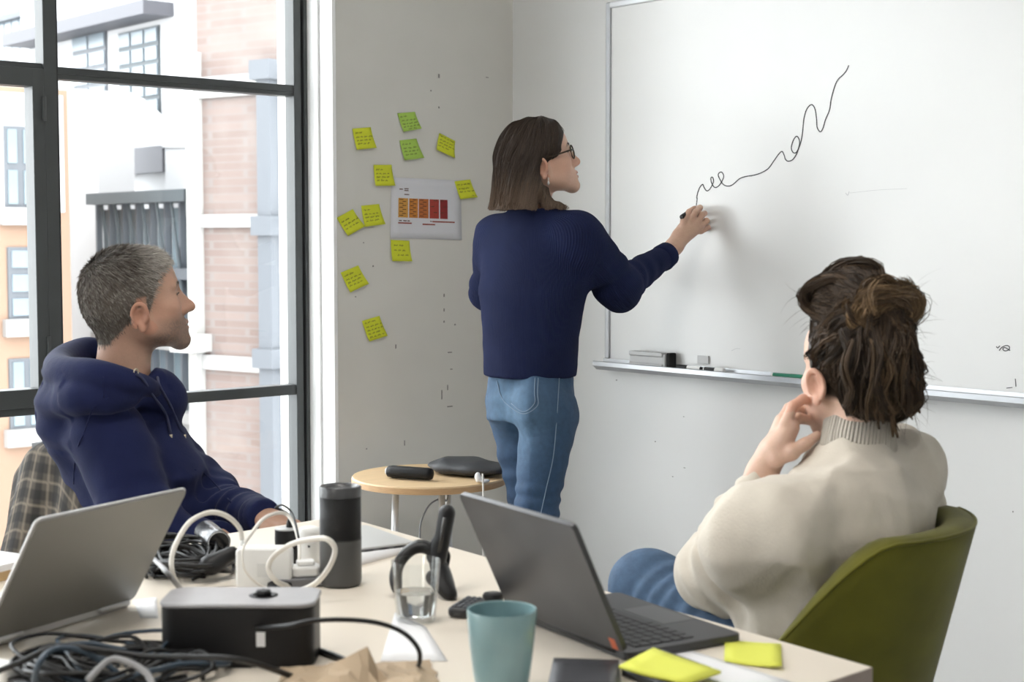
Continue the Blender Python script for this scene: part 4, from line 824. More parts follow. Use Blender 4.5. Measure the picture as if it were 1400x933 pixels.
cable('cable', 'black cable running from the foreground tangle along the front of the cable box', [on_z(-20, 925, TZ+0.03), P(30, 905, 1.93), P(80, 884, 1.95), P(140, 890, 1.95), P(200, 898, 1.95), P(260, 899, 1.93), P(330, 903, 1.92), on_z(400, 925, TZ+0.004)], 0.0040, m_cb)
cable('cable', 'grey cable bowed over the right half of the foreground tangle', [on_z(120, 930, TZ+0.03), P(150, 903, 1.93), P(175, 906, 1.93), P(200, 921, 1.92), P(212, 945, 1.9)], 0.0045, m_cg)
sheet('dark tablet lying under the foreground cables at the lower left', [(-30, 925), (60, 895), (150, 905), (90, 960)], TZ, m_darkrim, 0.008, 'tablet', 'tablet')
c = on_z(2, 930, TZ); tag(MB().prism(rrect(0.04, 0.05, 0.006), 0.001, 0.022, rotz(tuple(c), 20)).build('charger_block', m_whitep, bevel=0.003), 'white charger block cut off at the lower left corner', 'charger')
# ================================================================ black headset upright on the table
t = thing('headset', 'black headset with padded band standing behind the water glass', 'headset', on_z(585, 822, TZ)); m_hs = mat('black_leatherette', (0.012, 0.012, 0.013), 0.4, spec=0.3)
fh = Field(P(580, 770, 2.5)-0.16, P(580, 770, 2.5)+0.16, 0.004)
band = catmull([P(543, 806, 2.47), P(541, 785, 2.48), P(550, 763, 2.49), P(569, 748, 2.50), P(590, 752, 2.50), P(606, 778, 2.49), P(616, 808, 2.47)], 5)
zf = np.array([0, 0, 1.0])
for i in range(len(band)-1):
    for s in (-0.010, 0.0, 0.010): fh.cap(band[i] + _fw*s*np.array([1, 1, 0]), band[i+1] + _fw*s*np.array([1, 1, 0]), 0.006, k=0.008)
fh.cap(P(592, 790, 2.47), P(616, 815, 2.45), 0.013, 0.011, k=0.015); fh.cut((0, 0, TZ+0.001), (0, 0, -1)); fh.build('padded_band', m_hs, t)
fh = Field(P(603, 735, 2.52)-0.10, P(603, 735, 2.52)+0.10, 0.0035); ua, ub = P(598, 775, 2.49), P(611, 702, 2.50)
for s in (-0.008, 0.0, 0.008): fh.cap(ua + _fw*s, ub + _fw*s, 0.011, 0.0125, k=0.008)
fh.cap(P(596, 745, 2.49), P(588, 762, 2.49), 0.009, 0.007, k=0.01); fh.build('earpiece_arm', m_black, t)
MB().tube([P(608, 708, 2.475), P(600, 756, 2.47)], 0.0035, 8).build('glossy_strip', mat('gloss_black', (0.03, 0.03, 0.03), 0.15), t, smooth=True)
MB().tube(catmull([P(611, 775, 2.5), P(613, 760, 2.51), P(608, 752, 2.51), P(607, 770, 2.5)], 5), 0.0035, 8).build('side_strap', m_hs, t, smooth=True)
# ================================================================ remote and puck
c = on_z(638, 838, TZ); M_ = rotz(tuple(c), 30); t = thing('remote_control', 'small dark remote control with grey buttons between glass and laptop', 'remote', c)
MB().prism(rrect(0.085, 0.036, 0.012), 0.001, 0.016, M_).build('body', mat('charcoal_plastic', (0.035, 0.035, 0.038), 0.45), t, bevel=0.005, seg=3)
for i in range(5):
    for k in range(3): MB().box((-0.034+i*0.015, -0.012+k*0.009, 0.0158), (-0.034+i*0.015+0.010, -0.012+k*0.009+0.006, 0.0178), M_).build('button', m_greyfr, t, bevel=0.001)
c = on_z(674, 822, TZ); t = thing('microphone_puck', 'small round black puck behind the teal mug', 'puck', c)
MB().lathe([(0.0155, 0.0005), (0.017, 0.003), (0.017, 0.009), (0.0150, 0.0125), (0.0085, 0.013), (0.0, 0.012)], c, 28, cap1=False).build('body', m_black, t, auto=40); MB().lathe([(0.0095, 0.0131), (0.0095, 0.0140), (0.0, 0.0142)], c, 24, cap0=True, cap1=False).build('top_button', m_grey, t, auto=40)
# ================================================================ sticky pads, phone and bag in the foreground
m_yel2 = mat('bright_yellow_paper', (0.70, 0.72, 0.10), 0.75)
sheet('yellow sticky note with a lifted corner lying near the table corner', [(991, 878), (1068, 882), (1069, 918), (990, 907)], TZ, m_yel2, 0.0012, 'sticky_note', 'sticky note', 0.006)
sheet('yellow sticky notes pad on the dark notebook in the foreground', [(893, 891), (986, 922), (940, 940), (846, 916)], TZ+0.013, m_yel2, 0.004, 'sticky_pad', 'sticky note', 0.003)
sheet('dark notebook under the yellow sticky pad', [(905, 900), (972, 925), (915, 950), (850, 925)], TZ, m_darkrim, 0.012, 'notebook', 'notebook')
sheet('dark grey smartphone at the lower edge beside the teal mug', [(757, 909), (846, 912), (850, 950), (748, 950)], TZ, mat('slate_metal', (0.075, 0.075, 0.085), 0.4, metal=0.3), 0.009, 'smartphone', 'phone')
m_bag = mat('brown_kraft_paper', (0.42, 0.32, 0.22), 0.85, noise=0.06, nscale=20)
N = 16; g = np.random.default_rng(4); v = []; pk = [(0.42, 0.30, 0.030, 0.10), (0.55, 0.30, 0.034, 0.05), (0.80, 0.55, 0.022, 0.10), (0.2, 0.7, 0.018, 0.12), (0.05, 0.35, 0.012, 0.08), (0.95, 0.7, 0.016, 0.08), (0.5, 0.8, 0.02, 0.2)]
cb4 = [on_z(385, 915, TZ), on_z(588, 905, TZ), on_z(625, 1010, TZ), on_z(370, 1030, TZ)]
for j in range(N+1):
    for i in range(N+1):
        u, w_ = i/N, j/N; p = (cb4[0]*(1-u)+cb4[1]*u)*(1-w_) + (cb4[3]*(1-u)+cb4[2]*u)*w_
        z = 0.006 + sum(h*max(0, 1 - math.hypot(u-a, w_-b)/(s*2.2)) for a, b, h, s in pk) + 0.004*abs(g.normal()); e = min(u, w_, 1-u, 1-w_); z = z*min(1, e*8+0.12)
        v.append(p + [g.normal()*0.002, g.normal()*0.002, z+0.001])
f = [(j*(N+1)+i, (j+1)*(N+1)+i, (j+1)*(N+1)+i+1, j*(N+1)+i+1) for j in range(N) for i in range(N)]
tag(MB().add(v, f).build('paper_bag', m_bag, solid=0.001), 'crumpled brown paper bag at the lower edge of the picture', 'paper bag')
# ================================================================ olive velvet chair
CF = azv(108); CR_ = azv(18); cc = np.array([2.10, 1.68, 0.0])
m_vel = mat('olive_velvet', (0.105, 0.098, 0.010), 0.8, noise=0.25, nscale=9, spec=0.2, sheen=0.12, bump=0.08, bscale=60); m_wood = mat('black_chair_leg', (0.03, 0.03, 0.03), 0.5)
gc = thing('tub_chair', 'olive green velvet tub chair under the seated woman at the right', 'chair', cc)
NA, NZ = 40, 14; inner, outer = [], []
def shell(phi, s, off):
    p = math.radians(phi); c_ = min(1, max(0, (abs(phi)-38)/57)); top = 0.850 - 0.24*c_*c_*(3-2*c_); z = 0.40 + (top-0.40)*s
    k = (z-0.40)/0.44; a = 0.200 + 0.070*k + off; b = 0.20 + 0.080*k + off
    return cc + CR_*(a*math.sin(p)*1.0) - CF*(b*math.cos(p)*0.95 + 0.03*k) + np.array([0, 0, z])
v = []; f = []
for i in range(NA+1):
    phi = -98 + 196*i/NA
    prof = [shell(phi, s, 0.030) for s in np.linspace(0, 0.97, NZ)]; tp_ = shell(phi, 1.0, 0.0); prof += [shell(phi, 0.99, 0.022), tp_, shell(phi, 0.99, -0.022)] + [shell(phi, s, -0.030) for s in np.linspace(0.97, 0, NZ)]
    v += prof
K = 2*NZ+3
for i in range(NA):
    for k in range(K-1): f.append((i*K+k, i*K+k+1, (i+1)*K+k+1, (i+1)*K+k))
    f.append((i*K+K-1, i*K, (i+1)*K, (i+1)*K+K-1))
f += [tuple(range(K))[::-1], tuple(range(NA*K, NA*K+K))]
o = MB().add(v, f); o.f = [q[::-1] for q in o.f]; o.build('backrest', m_vel, gc, smooth=True)
M_ = frame(tuple(cc), CR_, CF, (0, 0, 1)); MB().prism([(x, y+0.03) for x, y in rrect(0.46, 0.46, 0.12, 8)], 0.36, 0.445, M_).build('seat', m_vel, gc, bevel=0.025, seg=3, auto=60)
pts = [shell(-98+196*i/NA, 0.985, 0.027) for i in range(NA+1)]; MB().tube(pts, 0.0035, 6).build('piping', m_vel, gc, smooth=True)
for sx in (-1, 1):
    for sy in (-1, 1): MB().tube([tuple(M_ @ Vector((sx*0.21, sy*0.20, 0.0))), tuple(M_ @ Vector((sx*0.15, sy*0.15, 0.37)))], [0.010, 0.016], 10).build('leg', m_wood, gc, smooth=True)
# ================================================================ people: shared anatomy
def head_frame(az, pitch, roll=0.0):
    f = azv(az)*math.cos(math.radians(pitch)) + np.array([0, 0, math.sin(math.radians(pitch))]); r = azv(az-90); u = np.cross(r, f)
    c, s = math.cos(math.radians(roll)), math.sin(math.radians(roll)); return np.stack([r*c + u*s, f, u*c - r*s], 1)     # columns: right, forward, up
def add_head(F, O, R, s=1.0, female=False, ear=(True, True)):
    """O: middle of the head between the ears; lengths in metres for s = 1"""
    L = lambda x, y, z: O + R @ (np.array([x, y, z])*s)
    E = lambda c, r, k, mode='u', Q=None: F.ell(L(*c), tuple(q*s for q in r), R if Q is None else R @ Q, k*s, mode)
    Cc = lambda a, b, ra, rb, k, mode='u': F.cap(L(*a), L(*b), ra*s, rb*s, k*s, mode)
    j = 0.92 if female else 1.0
    E((0, -0.014, 0.036), (0.076, 0.097, 0.088), 0.01)                 # skull
    E((0, -0.045, 0.000), (0.064, 0.062, 0.070), 0.03)                 # back of skull
    E((0, 0.040, 0.040), (0.064, 0.056, 0.062), 0.03)                  # forehead
    E((0, 0.030, -0.030), (0.061*j, 0.062, 0.070), 0.03)               # face
    for sx in (-1, 1):
        Cc((sx*0.056*j, 0.005, -0.055), (sx*0.016*j, 0.080, -0.098), 0.019, 0.016, 0.03)   # jaw
        E((sx*0.043, 0.064, -0.022), (0.022, 0.022, 0.019), 0.025)      # cheekbone
        E((sx*0.038, 0.052, -0.062), (0.020, 0.023, 0.024), 0.03)       # cheek
        Cc((sx*0.012, 0.089, 0.024), (sx*0.044, 0.078, 0.026), 0.0085 if not female else 0.006, 0.007, 0.016)   # brow
    E((0, 0.086, -0.098), (0.019*j, 0.014, 0.015), 0.025)               # chin
    E((0, 0.079, -0.068), (0.028, 0.021, 0.026), 0.025)                 # mouth mound
    for sx in (-1, 1):
        E((sx*0.032, 0.101, 0.006), (0.016, 0.013, 0.011), 0.014, 's')  # eye socket
        E((sx*0.032, 0.0785, 0.006), (0.0128, 0.0122, 0.0118), 0.004)   # lid over the eye
        E((sx*0.032, 0.0925, 0.0045), (0.0105, 0.006, 0.0022), 0.002, 's')   # lid slit
    n = 1.0 if female else 1.08
    Cc((0, 0.092, 0.016), (0, 0.112*(0.5+0.5*n), -0.022), 0.0072, 0.0080, 0.012)   # nose bridge
    E((0, 0.1135*(0.4+0.6*n), -0.031), (0.0105*n, 0.0115*n, 0.0100*n), 0.010)      # tip
    Cc((0, 0.086, -0.002), (0, 0.101, -0.032), 0.0085, 0.0125, 0.012)                   # nose body
    for sx in (-1, 1):
        Cc((sx*0.004, 0.092, -0.008), (sx*0.009, 0.098, -0.030), 0.006, 0.008, 0.010)
        E((sx*0.0115, 0.101, -0.036), (0.0075*n, 0.0105, 0.0075), 0.007)
        E((sx*0.006, 0.107, -0.0415), (0.0034, 0.005, 0.0030), 0.003, 's')
    Cc((-0.018, 0.0935, -0.0635), (0, 0.1025, -0.0615), 0.0048, 0.0058, 0.006); Cc((0.018, 0.0935, -0.0635), (0, 0.1025, -0.0615), 0.0048, 0.0058, 0.006)
    Cc((-0.015, 0.0930, -0.0735), (0, 0.1000, -0.0755), 0.0050, 0.0068, 0.006); Cc((0.015, 0.0930, -0.0735), (0, 0.1000, -0.0755), 0.0050, 0.0068, 0.006)
    E((0, 0.1030, -0.0680), (0.021, 0.009, 0.0014), 0.0025, 's')        # mouth line
    E((0, 0.1005, -0.0865), (0.014, 0.007, 0.005), 0.010, 's')          # dip under lip
    for sx, on in ((1, ear[0]), (-1, ear[1])):
        if not on: continue
        a = math.radians(14); Q = np.array([[1, 0, 0], [0, math.cos(a), math.sin(a)], [0, -math.sin(a), math.cos(a)]]); b = math.radians(-sx*24); Q2 = np.array([[math.cos(b), -math.sin(b), 0], [math.sin(b), math.cos(b), 0], [0, 0, 1]])
        QQ = Q2 @ Q
        def EL(u, v, q): return tuple(np.array([sx*0.0745, -0.006, -0.026]) + QQ @ np.array([sx*u, v, q]))
        E(EL(0.004, 0.002, 0.0), (0.010, 0.014, 0.024), 0.008, 'u', QQ)                        # root
        ring = [(0.011, 0.010*math.cos(t)*1.0 - 0.006 - 0.004*math.sin(t), 0.030*math.sin(t)+0.002) for t in np.linspace(-0.5, 4.0, 15)]
        ring = [(0.011 + 0.004*abs(math.sin(t)), 0.0165*math.cos(t) - 0.004, 0.027*math.sin(t) + 0.003) for t in np.linspace(-0.1, 4.3, 16)]
        for i in range(len(ring)-1): Cc(EL(*ring[i]), EL(*ring[i+1]), 0.0042, 0.0042, 0.003)
        E(EL(0.006, -0.003, 0.002), (0.006, 0.015, 0.024), 0.004, 'u', QQ)
        E(EL(0.016, -0.002, 0.002), (0.010, 0.0095, 0.0165), 0.005, 's', QQ)                   # hollow
        for i in range(4):
            t0 = 0.6 + i*0.55; A = (0.010, 0.0085*math.cos(t0)-0.003, 0.017*math.sin(t0)+0.003); t1 = t0+0.55; B = (0.010, 0.0085*math.cos(t1)-0.003, 0.017*math.sin(t1)+0.003); Cc(EL(*A), EL(*B), 0.0024, 0.0024, 0.003)
        E(EL(0.009, 0.004, -0.025), (0.0055, 0.0085, 0.0085), 0.006, 'u', QQ)                  # lobe
        E(EL(0.008, 0.013, -0.004), (0.005, 0.005, 0.006), 0.005, 'u', QQ)                     # tragus
    return L
def to_local(V, O, R, s=1.0): return ((V - O) @ R)/s
def skin_color(V, O, R, s, base, lips, hair_col=None, hair_mask=None, stubble=0.0, brow_col=None):
    q = to_local(V, O, R, s); n = len(V); col = np.tile(np.array(base), (n, 1)); x, y, z = np.abs(q[:, 0]), q[:, 1], q[:, 2]
    g = np.random.default_rng(1).normal(size=n)*0.02; col = col*(1+g[:, None])
    def mix(m, c): nonlocal col; col = col*(1-m[:, None]) + np.array(c)*m[:, None]
    red = np.exp(-(((x-0.045)/0.03)**2 + ((z+0.03)/0.03)**2))*(y > 0.02)*0.35; mix(red, np.array(base)*[1.05, 0.78, 0.72])
    nose = np.exp(-((x/0.014)**2 + ((z+0.033)/0.015)**2))*(y > 0.095)*0.4; mix(nose, np.array(base)*[1.03, 0.75, 0.7])
    earm = ((x > 0.072) & (np.abs(y) < 0.04) & (np.abs(z+0.025) < 0.045))*0.45; mix(earm, np.array(base)*[1.05, 0.72, 0.64])
    lip = np.exp(-((x/0.017)**4 + ((z+0.0685)/0.0085)**4))*(y > 0.083)*0.9; mix(lip, lips)
    if stubble:
        sb = np.clip((-0.034 - z - np.clip(0.03-y, 0, 1)*0.4)/0.02, 0, 1)*np.clip((y+0.01)/0.03, 0, 1)*(z > -0.13)*np.clip((0.075-x)/0.01, 0, 1)*(1-lip)
        sb = np.maximum(sb, np.exp(-((x/0.02)**2 + ((z+0.055)/0.007)**2))*(y > 0.08)); mix(sb*stubble*(0.75+0.5*np.random.default_rng(2).random(n)), (0.14, 0.10, 0.08))
    if brow_col is not None:
        bm = np.exp(-(((z - 0.0265 - 0.004*np.sin((x-0.012)/0.035*3.14))/0.0042)**2))*((x > 0.012) & (x < 0.050) & (y > 0.055)); mix(bm*0.85, brow_col)
        em = np.exp(-((z-0.0055)/0.0026)**2)*((np.abs(x-0.032) < 0.0135) & (y > 0.078))*0.8; mix(em, (0.03, 0.02, 0.015))
    if hair_mask is not None: m = hair_mask(q); mix(m, hair_col)
    return np.clip(col, 0, 1)
m_skin = mat('skin', (0.6, 0.4, 0.3), 0.48, tint='tint', bump=0.05, bscale=300, spec=0.35)
_bs = m_skin.node_tree.nodes['Principled BSDF']; _bs.inputs['Subsurface Weight'].default_value = 0.12; _bs.inputs['Subsurface Radius'].default_value = (0.010, 0.004, 0.002)
m_hair = mat('hair', (0.1, 0.07, 0.05), 0.5, tint='tint', spec=0.25)
m_eye = mat('eye_white', (0.75, 0.73, 0.70), 0.15); m_iris = mat('dark_iris', (0.05, 0.04, 0.03), 0.1)
def finger(F, pts, r0, r1, k=0.004):
    n = len(pts); F.chain(pts, [r0 + (r1-r0)*i/(n-1) for i in range(n)], k)
def strands(name, roots, dirs_fn, n_seg, length, width, colfn, parent, seed=0, m=None, droop=0.0):
    """thin tapering ribbons; dirs_fn(points, t) gives the growth direction of every strand at its tip so far"""
    g = np.random.default_rng(seed); n = len(roots); Lg = length*g.uniform(0.65, 1.2, n); pts = [roots]; p = roots.copy()
    for k in range(n_seg):
        d = dirs_fn(p, (k+0.5)/n_seg); p = p + d*(Lg/n_seg)[:, None]; pts.append(p.copy())
    pts = np.stack(pts, 1)
    ribbons(name, pts, width, colfn, parent, g, m)
def ribbons(name, pts, width, colfn, parent, g, m=None, taper=0.15):
    n, K, _ = pts.shape; tang = np.gradient(pts, axis=1); view = pts - _c0; side = np.cross(tang, view); side /= (np.linalg.norm(side, axis=2, keepdims=True)+1e-9)
    rnd = g.normal(size=(n, 1, 3))*0.5; side = side + rnd; side -= tang*((side*tang).sum(2)/((tang**2).sum(2)+1e-12))[:, :, None]; side /= (np.linalg.norm(side, axis=2, keepdims=True)+1e-9)
    t = np.linspace(0, 1, K); wd = width*(1-(1-taper)*t**2)*0.5; wd = wd[None, :, None]*(g.uniform(0.6, 1.4, n))[:, None, None]
    V = np.stack([pts-side*wd, pts+side*wd], 2).reshape(-1, 3); base = (np.arange(n)*K*2)[:, None]; k = np.arange(K-1)[None, :]*2
    F = np.stack([base+k, base+k+1, base+k+3, base+k+2], 2).reshape(-1, 4)
    o = link_mesh(name, V, F, m or m_hair, parent, smooth=True); c = colfn(pts.reshape(-1, 3), np.repeat(np.arange(n), K), np.tile(t, n)); set_color(o, np.repeat(c, 2, axis=0)); o['kind'] = 'stuff'
    return o
def surf_samples(V, F, n, mask_v, seed):
    """random points (and normals) on the faces whose corners pass the mask"""
    g = np.random.default_rng(seed); ok = mask_v[F].all(1); Fk = F[ok]; A = V[Fk[:, 0]]; B = V[Fk[:, 1]]; Cq = V[Fk[:, 2]]; D = V[Fk[:, 3]]; nr = np.cross(Cq-A, D-B); ar = np.linalg.norm(nr, axis=1)+1e-12
    i = g.choice(len(Fk), n, p=ar/ar.sum()); u, w_ = g.random(n)[:, None], g.random(n)[:, None]; p = (A[i]*(1-u)+B[i]*u)*(1-w_) + (D[i]*(1-u)+Cq[i]*u)*w_; return p, nr[i]/ar[i][:, None]

def clump(out, cols, pts, rad, n, colr, g, K=12, spread=0.25):
    """a lock of hair: n fine strands bundled round one curve"""
    c = np.array(catmull(pts, 7)); i = np.linspace(0, len(c)-1, K); lo_ = np.floor(i).astype(int); hi_ = np.minimum(lo_+1, len(c)-1); c = c[lo_] + (c[hi_]-c[lo_])*(i-lo_)[:, None]
    t = np.linspace(0, 1, K); env = rad*(0.35 + 0.65*np.sin(np.pi*np.clip(0.10+0.72*t, 0, 1)))
    off = g.normal(size=(n, 3)); off /= np.linalg.norm(off, axis=1, keepdims=True); off *= g.random((n, 1))**0.5; wob = g.normal(size=(n, 1, 3))*np.sin(t*np.pi*1.5 + g.uniform(0, 6, (n, 1)))[:, :, None]*spread*rad
    out.append(c[None] + off[:, None, :]*env[None, :, None] + wob); cols.append(np.clip(np.array(colr)[None, :]*g.uniform(0.55, 1.6, (n, 1)), 0, 1))
def build_clumps(name, out, cols, width, parent, g):
    pts = np.concatenate(out); cc_ = np.concatenate(cols); return ribbons(name, pts, width, lambda q, i, t: cc_[i], parent, g, taper=0.35)

def face_hair(par, Lf, s, colr):
    """brows and lashes"""
    mbw = mat('brow_hair', colr, 0.7)
    for sx in (1, -1):
        MB().tube(catmull([Lf(sx*0.012, 0.0985, 0.0235), Lf(sx*0.026, 0.0960, 0.0290), Lf(sx*0.041, 0.0880, 0.0300), Lf(sx*0.052, 0.0740, 0.0245)], 4), [0.0022*s]*4+[0.0030*s]*4+[0.0024*s]*3+[0.0016*s]*2, 6).build('eyebrow', mbw, par, smooth=True)
        MB().tube(catmull([Lf(sx*0.021, 0.0895, 0.0050), Lf(sx*0.032, 0.0925, 0.0072), Lf(sx*0.044, 0.0840, 0.0045)], 4), 0.0011*s, 6).build('eyelashes', mbw, par, smooth=True)
# ================================================================ seated man in a navy hoodie
MO = P(184, 415, 3.42); MR = head_frame(-14, 10, 0); MS = 1.03      # head centre, orientation
man = thing('person', 'man with short grey hair in a navy hooded sweatshirt sitting by the window', 'person', (MO[0]-0.1, MO[1], 0), 'people in the meeting')
mb_f = azv(-28); mb_r = azv(-118)                                    # body forward, right
m_neck = P(165, 520, 3.43); sh_c = P(150, 580, 3.46)
hip = P(208, 815, 3.46); hip[2] = 0.55
shR = sh_c + mb_r*0.175 + [0, 0, -0.005]; shL = sh_c - mb_r*0.175 + [0, 0, -0.005]
elR = P(203, 728, 3.24); wrR = P(298, 741, 3.20); elL = P(288, 690, 3.52); wrL = P(357, 707, 3.27)
def torso(F, g, k=0.05):
    secs = [(hip, 0.165+g, 0.125+g), (hip*0.6+sh_c*0.4, 0.165+g, 0.125+g), (hip*0.3+sh_c*0.7+mb_f*0.03, 0.185+g, 0.145+g), (sh_c-[0, 0, 0.02]+mb_f*0.03, 0.165+g, 0.125+g), (sh_c+[0, 0, 0.035]+mb_f*0.01, 0.11+g, 0.085+g), (m_neck+[0, 0, 0.0], 0.065+g, 0.065+g)]
    F.loft(secs, mb_r, mb_f, k)
def arms(F, g, k=0.04):
    for S, E_, W_ in ((shR, elR, wrR), (shL, elL, wrL)): F.cap(S, E_, 0.060+g, 0.047+g, k); F.cap(E_, W_, 0.045+g, 0.030+g, 0.03)
lo = np.minimum.reduce([MO-0.2, hip-0.35, elR-0.1, wrR-0.1]); hi = np.maximum.reduce([MO+0.2, hip+0.35, elL+0.12, wrL+0.25]); lo[2] = 0.0; lo = lo - 0.1; hi = hi + 0.15
hb = wrL + unit(P(402, 722, 3.22)-wrL)*0.045
kn = [hip + mb_f*0.46 + mb_r*s*0.11 + [0, 0, 0.0] for s in (1, -1)]
F = Field(lo, hi, 0.007, tuple(((MO[i]-0.15, MO[i]+0.15, 0.0030), (hb[i]-0.09, hb[i]+0.09, 0.0035)) for i in range(3)))
for s, K_ in zip((1, -1), kn):
    h_ = hip + mb_r*s*0.09 + [0, 0, 0.02]; K_[2] = 0.50; an = K_ + [0, 0, -0.42] + mb_f*0.02; F.cap(h_, K_, 0.085, 0.060, 0.05); F.cap(K_, an, 0.056, 0.040, 0.03); F.cap(an, an+mb_f*0.16-[0, 0, 0.03], 0.036, 0.028, 0.03)
torso(F, -0.012); arms(F, -0.012)
F.cap(MO + MR @ np.array([0, -0.028, -0.05]), m_neck - [0, 0, 0.03], 0.056, 0.064, 0.03)
ML_ = add_head(F, MO, MR, MS)
# left hand resting on the table
hd_ = unit(P(402, 724, 3.22)-wrL); hs = unit(np.array([-hd_[1], hd_[0], 0]))
F.cap(wrL, wrL+hd_*0.035, 0.024, 0.026, 0.02)
for i, (o_, L) in enumerate(((-0.030, 0.062), (-0.010, 0.072), (0.010, 0.068), (0.029, 0.052))):
    b_ = wrL + hd_*0.075 + hs*o_ + [0, 0, 0.0]; F.cap(wrL + hd_*0.02 + hs*o_*0.7, b_, 0.013, 0.0105, 0.012); finger(F, [b_, b_+hd_*L*0.5+[0, 0, -0.004], b_+hd_*L*0.8+[0, 0, -0.018], b_+hd_*L*0.9+[0, 0, -0.028]], 0.0098, 0.0075)
finger(F, [wrL+hd_*0.02-hs*0.02, wrL+hd_*0.05-hs*0.042+[0, 0, -0.008], wrL+hd_*0.085-hs*0.046+[0, 0, -0.016]], 0.012, 0.009, 0.008)
rd_ = unit(unit(wrR-elR) - np.array([0, 0, 0.7])); rs_ = np.cross(rd_, [0, 0, 1.0]); F.cap(wrR, wrR+rd_*0.09, 0.028, 0.026, 0.02)
for o_, L in ((-0.028, 0.06), (-0.010, 0.07), (0.010, 0.066), (0.028, 0.05)):
    b_ = wrR + rd_*0.115 + rs_*o_; finger(F, [wrR+rd_*0.06+rs_*o_*0.7, b_, b_+rd_*L*0.4-[0, 0, 0.02], b_+rd_*L*0.5-[0, 0, 0.045]], 0.011, 0.0078)
finger(F, [wrR+rd_*0.03+rs_*0.02, wrR+rd_*0.07+rs_*0.045-[0, 0, 0.01], wrR+rd_*0.10+rs_*0.04-[0, 0, 0.03]], 0.012, 0.009)
F.cut((0, 0, 0.005), (0, 0, -1))
def man_hair_mask(q):
    x, y, z = np.abs(q[:, 0]), q[:, 1], q[:, 2]
    line = np.where(y > 0.055, 0.066 + (y-0.055)*0.55 - x*0.10, np.where(y > 0.030, 0.012 + (y-0.030)*2.1, np.where(y > 0.010, -0.030 + (y-0.010)*2.1, np.where(y > -0.030, 0.012 - np.clip(-y-0.012, 0, 1)*2.2, -0.034 - (-y-0.030)*0.85))))
    line = np.where(y < -0.075, -0.078, np.maximum(line, -0.080))
    ear = (x > 0.076) & (y < 0.016) & (y > -0.032) & (z < 0.012)
    return np.clip((z-line)/0.006, 0, 1)*(~ear)
body, V, Fc = F.build('body', m_skin, man)
hm = lambda q: man_hair_mask(q)*(q[:, 2] > -0.2)
col = skin_color(V, MO, MR, MS, (0.43, 0.26, 0.19), (0.37, 0.17, 0.14), (0.10, 0.085, 0.07), lambda q: hm(q)*((np.abs(q) < 0.16).all(1)), 0.70, (0.12, 0.09, 0.07)); set_color(body, col)
q = to_local(V, MO, MR, MS); near = (np.abs(q) < 0.16).all(1); hmask = near & (man_hair_mask(q) > 0.4)
roots, nrm = surf_samples(V, Fc, 22000, hmask, 3); rq = to_local(roots, MO, MR, MS)
crown = np.array([-0.030, -0.066, 0.098])
def mdir(p, t):
    l = to_local(p, MO, MR, MS); d = l - crown; d[:, 2] *= 1.0; rad = d/(np.linalg.norm(d, axis=1, keepdims=True)+1e-6)
    nn = MN
    tan = rad - nn*(rad*nn).sum(1, keepdims=True); tan /= np.linalg.norm(tan, axis=1, keepdims=True)+1e-6
    top = np.clip((l[:, 2]-0.05)/0.06, 0, 1)[:, None]; fr = np.clip((l[:, 1]-0.03)/0.05, 0, 1)[:, None]
    d = tan*1.0 + nn*(0.06 + 0.20*top + 0.40*fr*top) + np.array([0, 0.0, 0.0]) + MJ
    d /= np.linalg.norm(d, axis=1, keepdims=True); return d @ MR.T
MN = nrm @ MR
MJ = np.random.default_rng(8).normal(size=(len(roots), 3))*0.13
lens = 0.012 + 0.012*np.clip((rq[:, 2]-0.02)/0.09, 0, 1)
def mcol(p, i, t):
    l = to_local(p, MO, MR, MS); g = np.random.default_rng(5).random(int(i.max())+1)[i]
    grey = np.clip(0.30 + 0.9*np.clip((l[:, 1]-0.0)/0.09, 0, 1)*np.clip((l[:, 2]-0.0)/0.08, 0, 1) + 0.35*np.exp(-((l[:, 1]-0.03)/0.03)**2 - ((l[:, 2]+0.0)/0.035)**2), 0, 1)
    dk = np.array([0.070, 0.056, 0.047]); lt = np.array([0.55, 0.515, 0.475]); nz = 0.5+0.5*np.sin(210*l[:, 0]+130*l[:, 1]+4*np.sin(90*l[:, 2]))*np.sin(170*l[:, 2]-110*l[:, 1]); m = np.clip(grey*0.95 - 0.22 + (g-0.45)*0.5 + (nz-0.5)*0.25, 0, 1)[:, None]; return dk*(1-m) + lt*m
gm = np.random.default_rng(9)
def mstr():
    Lg = lens*gm.uniform(0.65, 1.25, len(roots)); p = roots - nrm*0.001; pts = [p]
    for k in range(4): p = p + mdir(p, 0)*(Lg/4)[:, None]; pts.append(p)
    return np.stack(pts, 1)
ribbons('hair', mstr(), 0.0013, mcol, man, gm)
for sx in (1, -1): 
    e = ML_(sx*0.032, 0.0770, 0.0055); MB().lathe([(0.0118*math.sin(a), -0.0118*math.cos(a)) for a in np.linspace(0.02, 3.12, 12)], M=frame(tuple(e), MR[:, 0], MR[:, 2], MR[:, 1]), n=16, cap0=False, cap1=False).build('eye', m_eye, man, smooth=True)
face_hair(man, ML_, MS, (0.09, 0.07, 0.055))
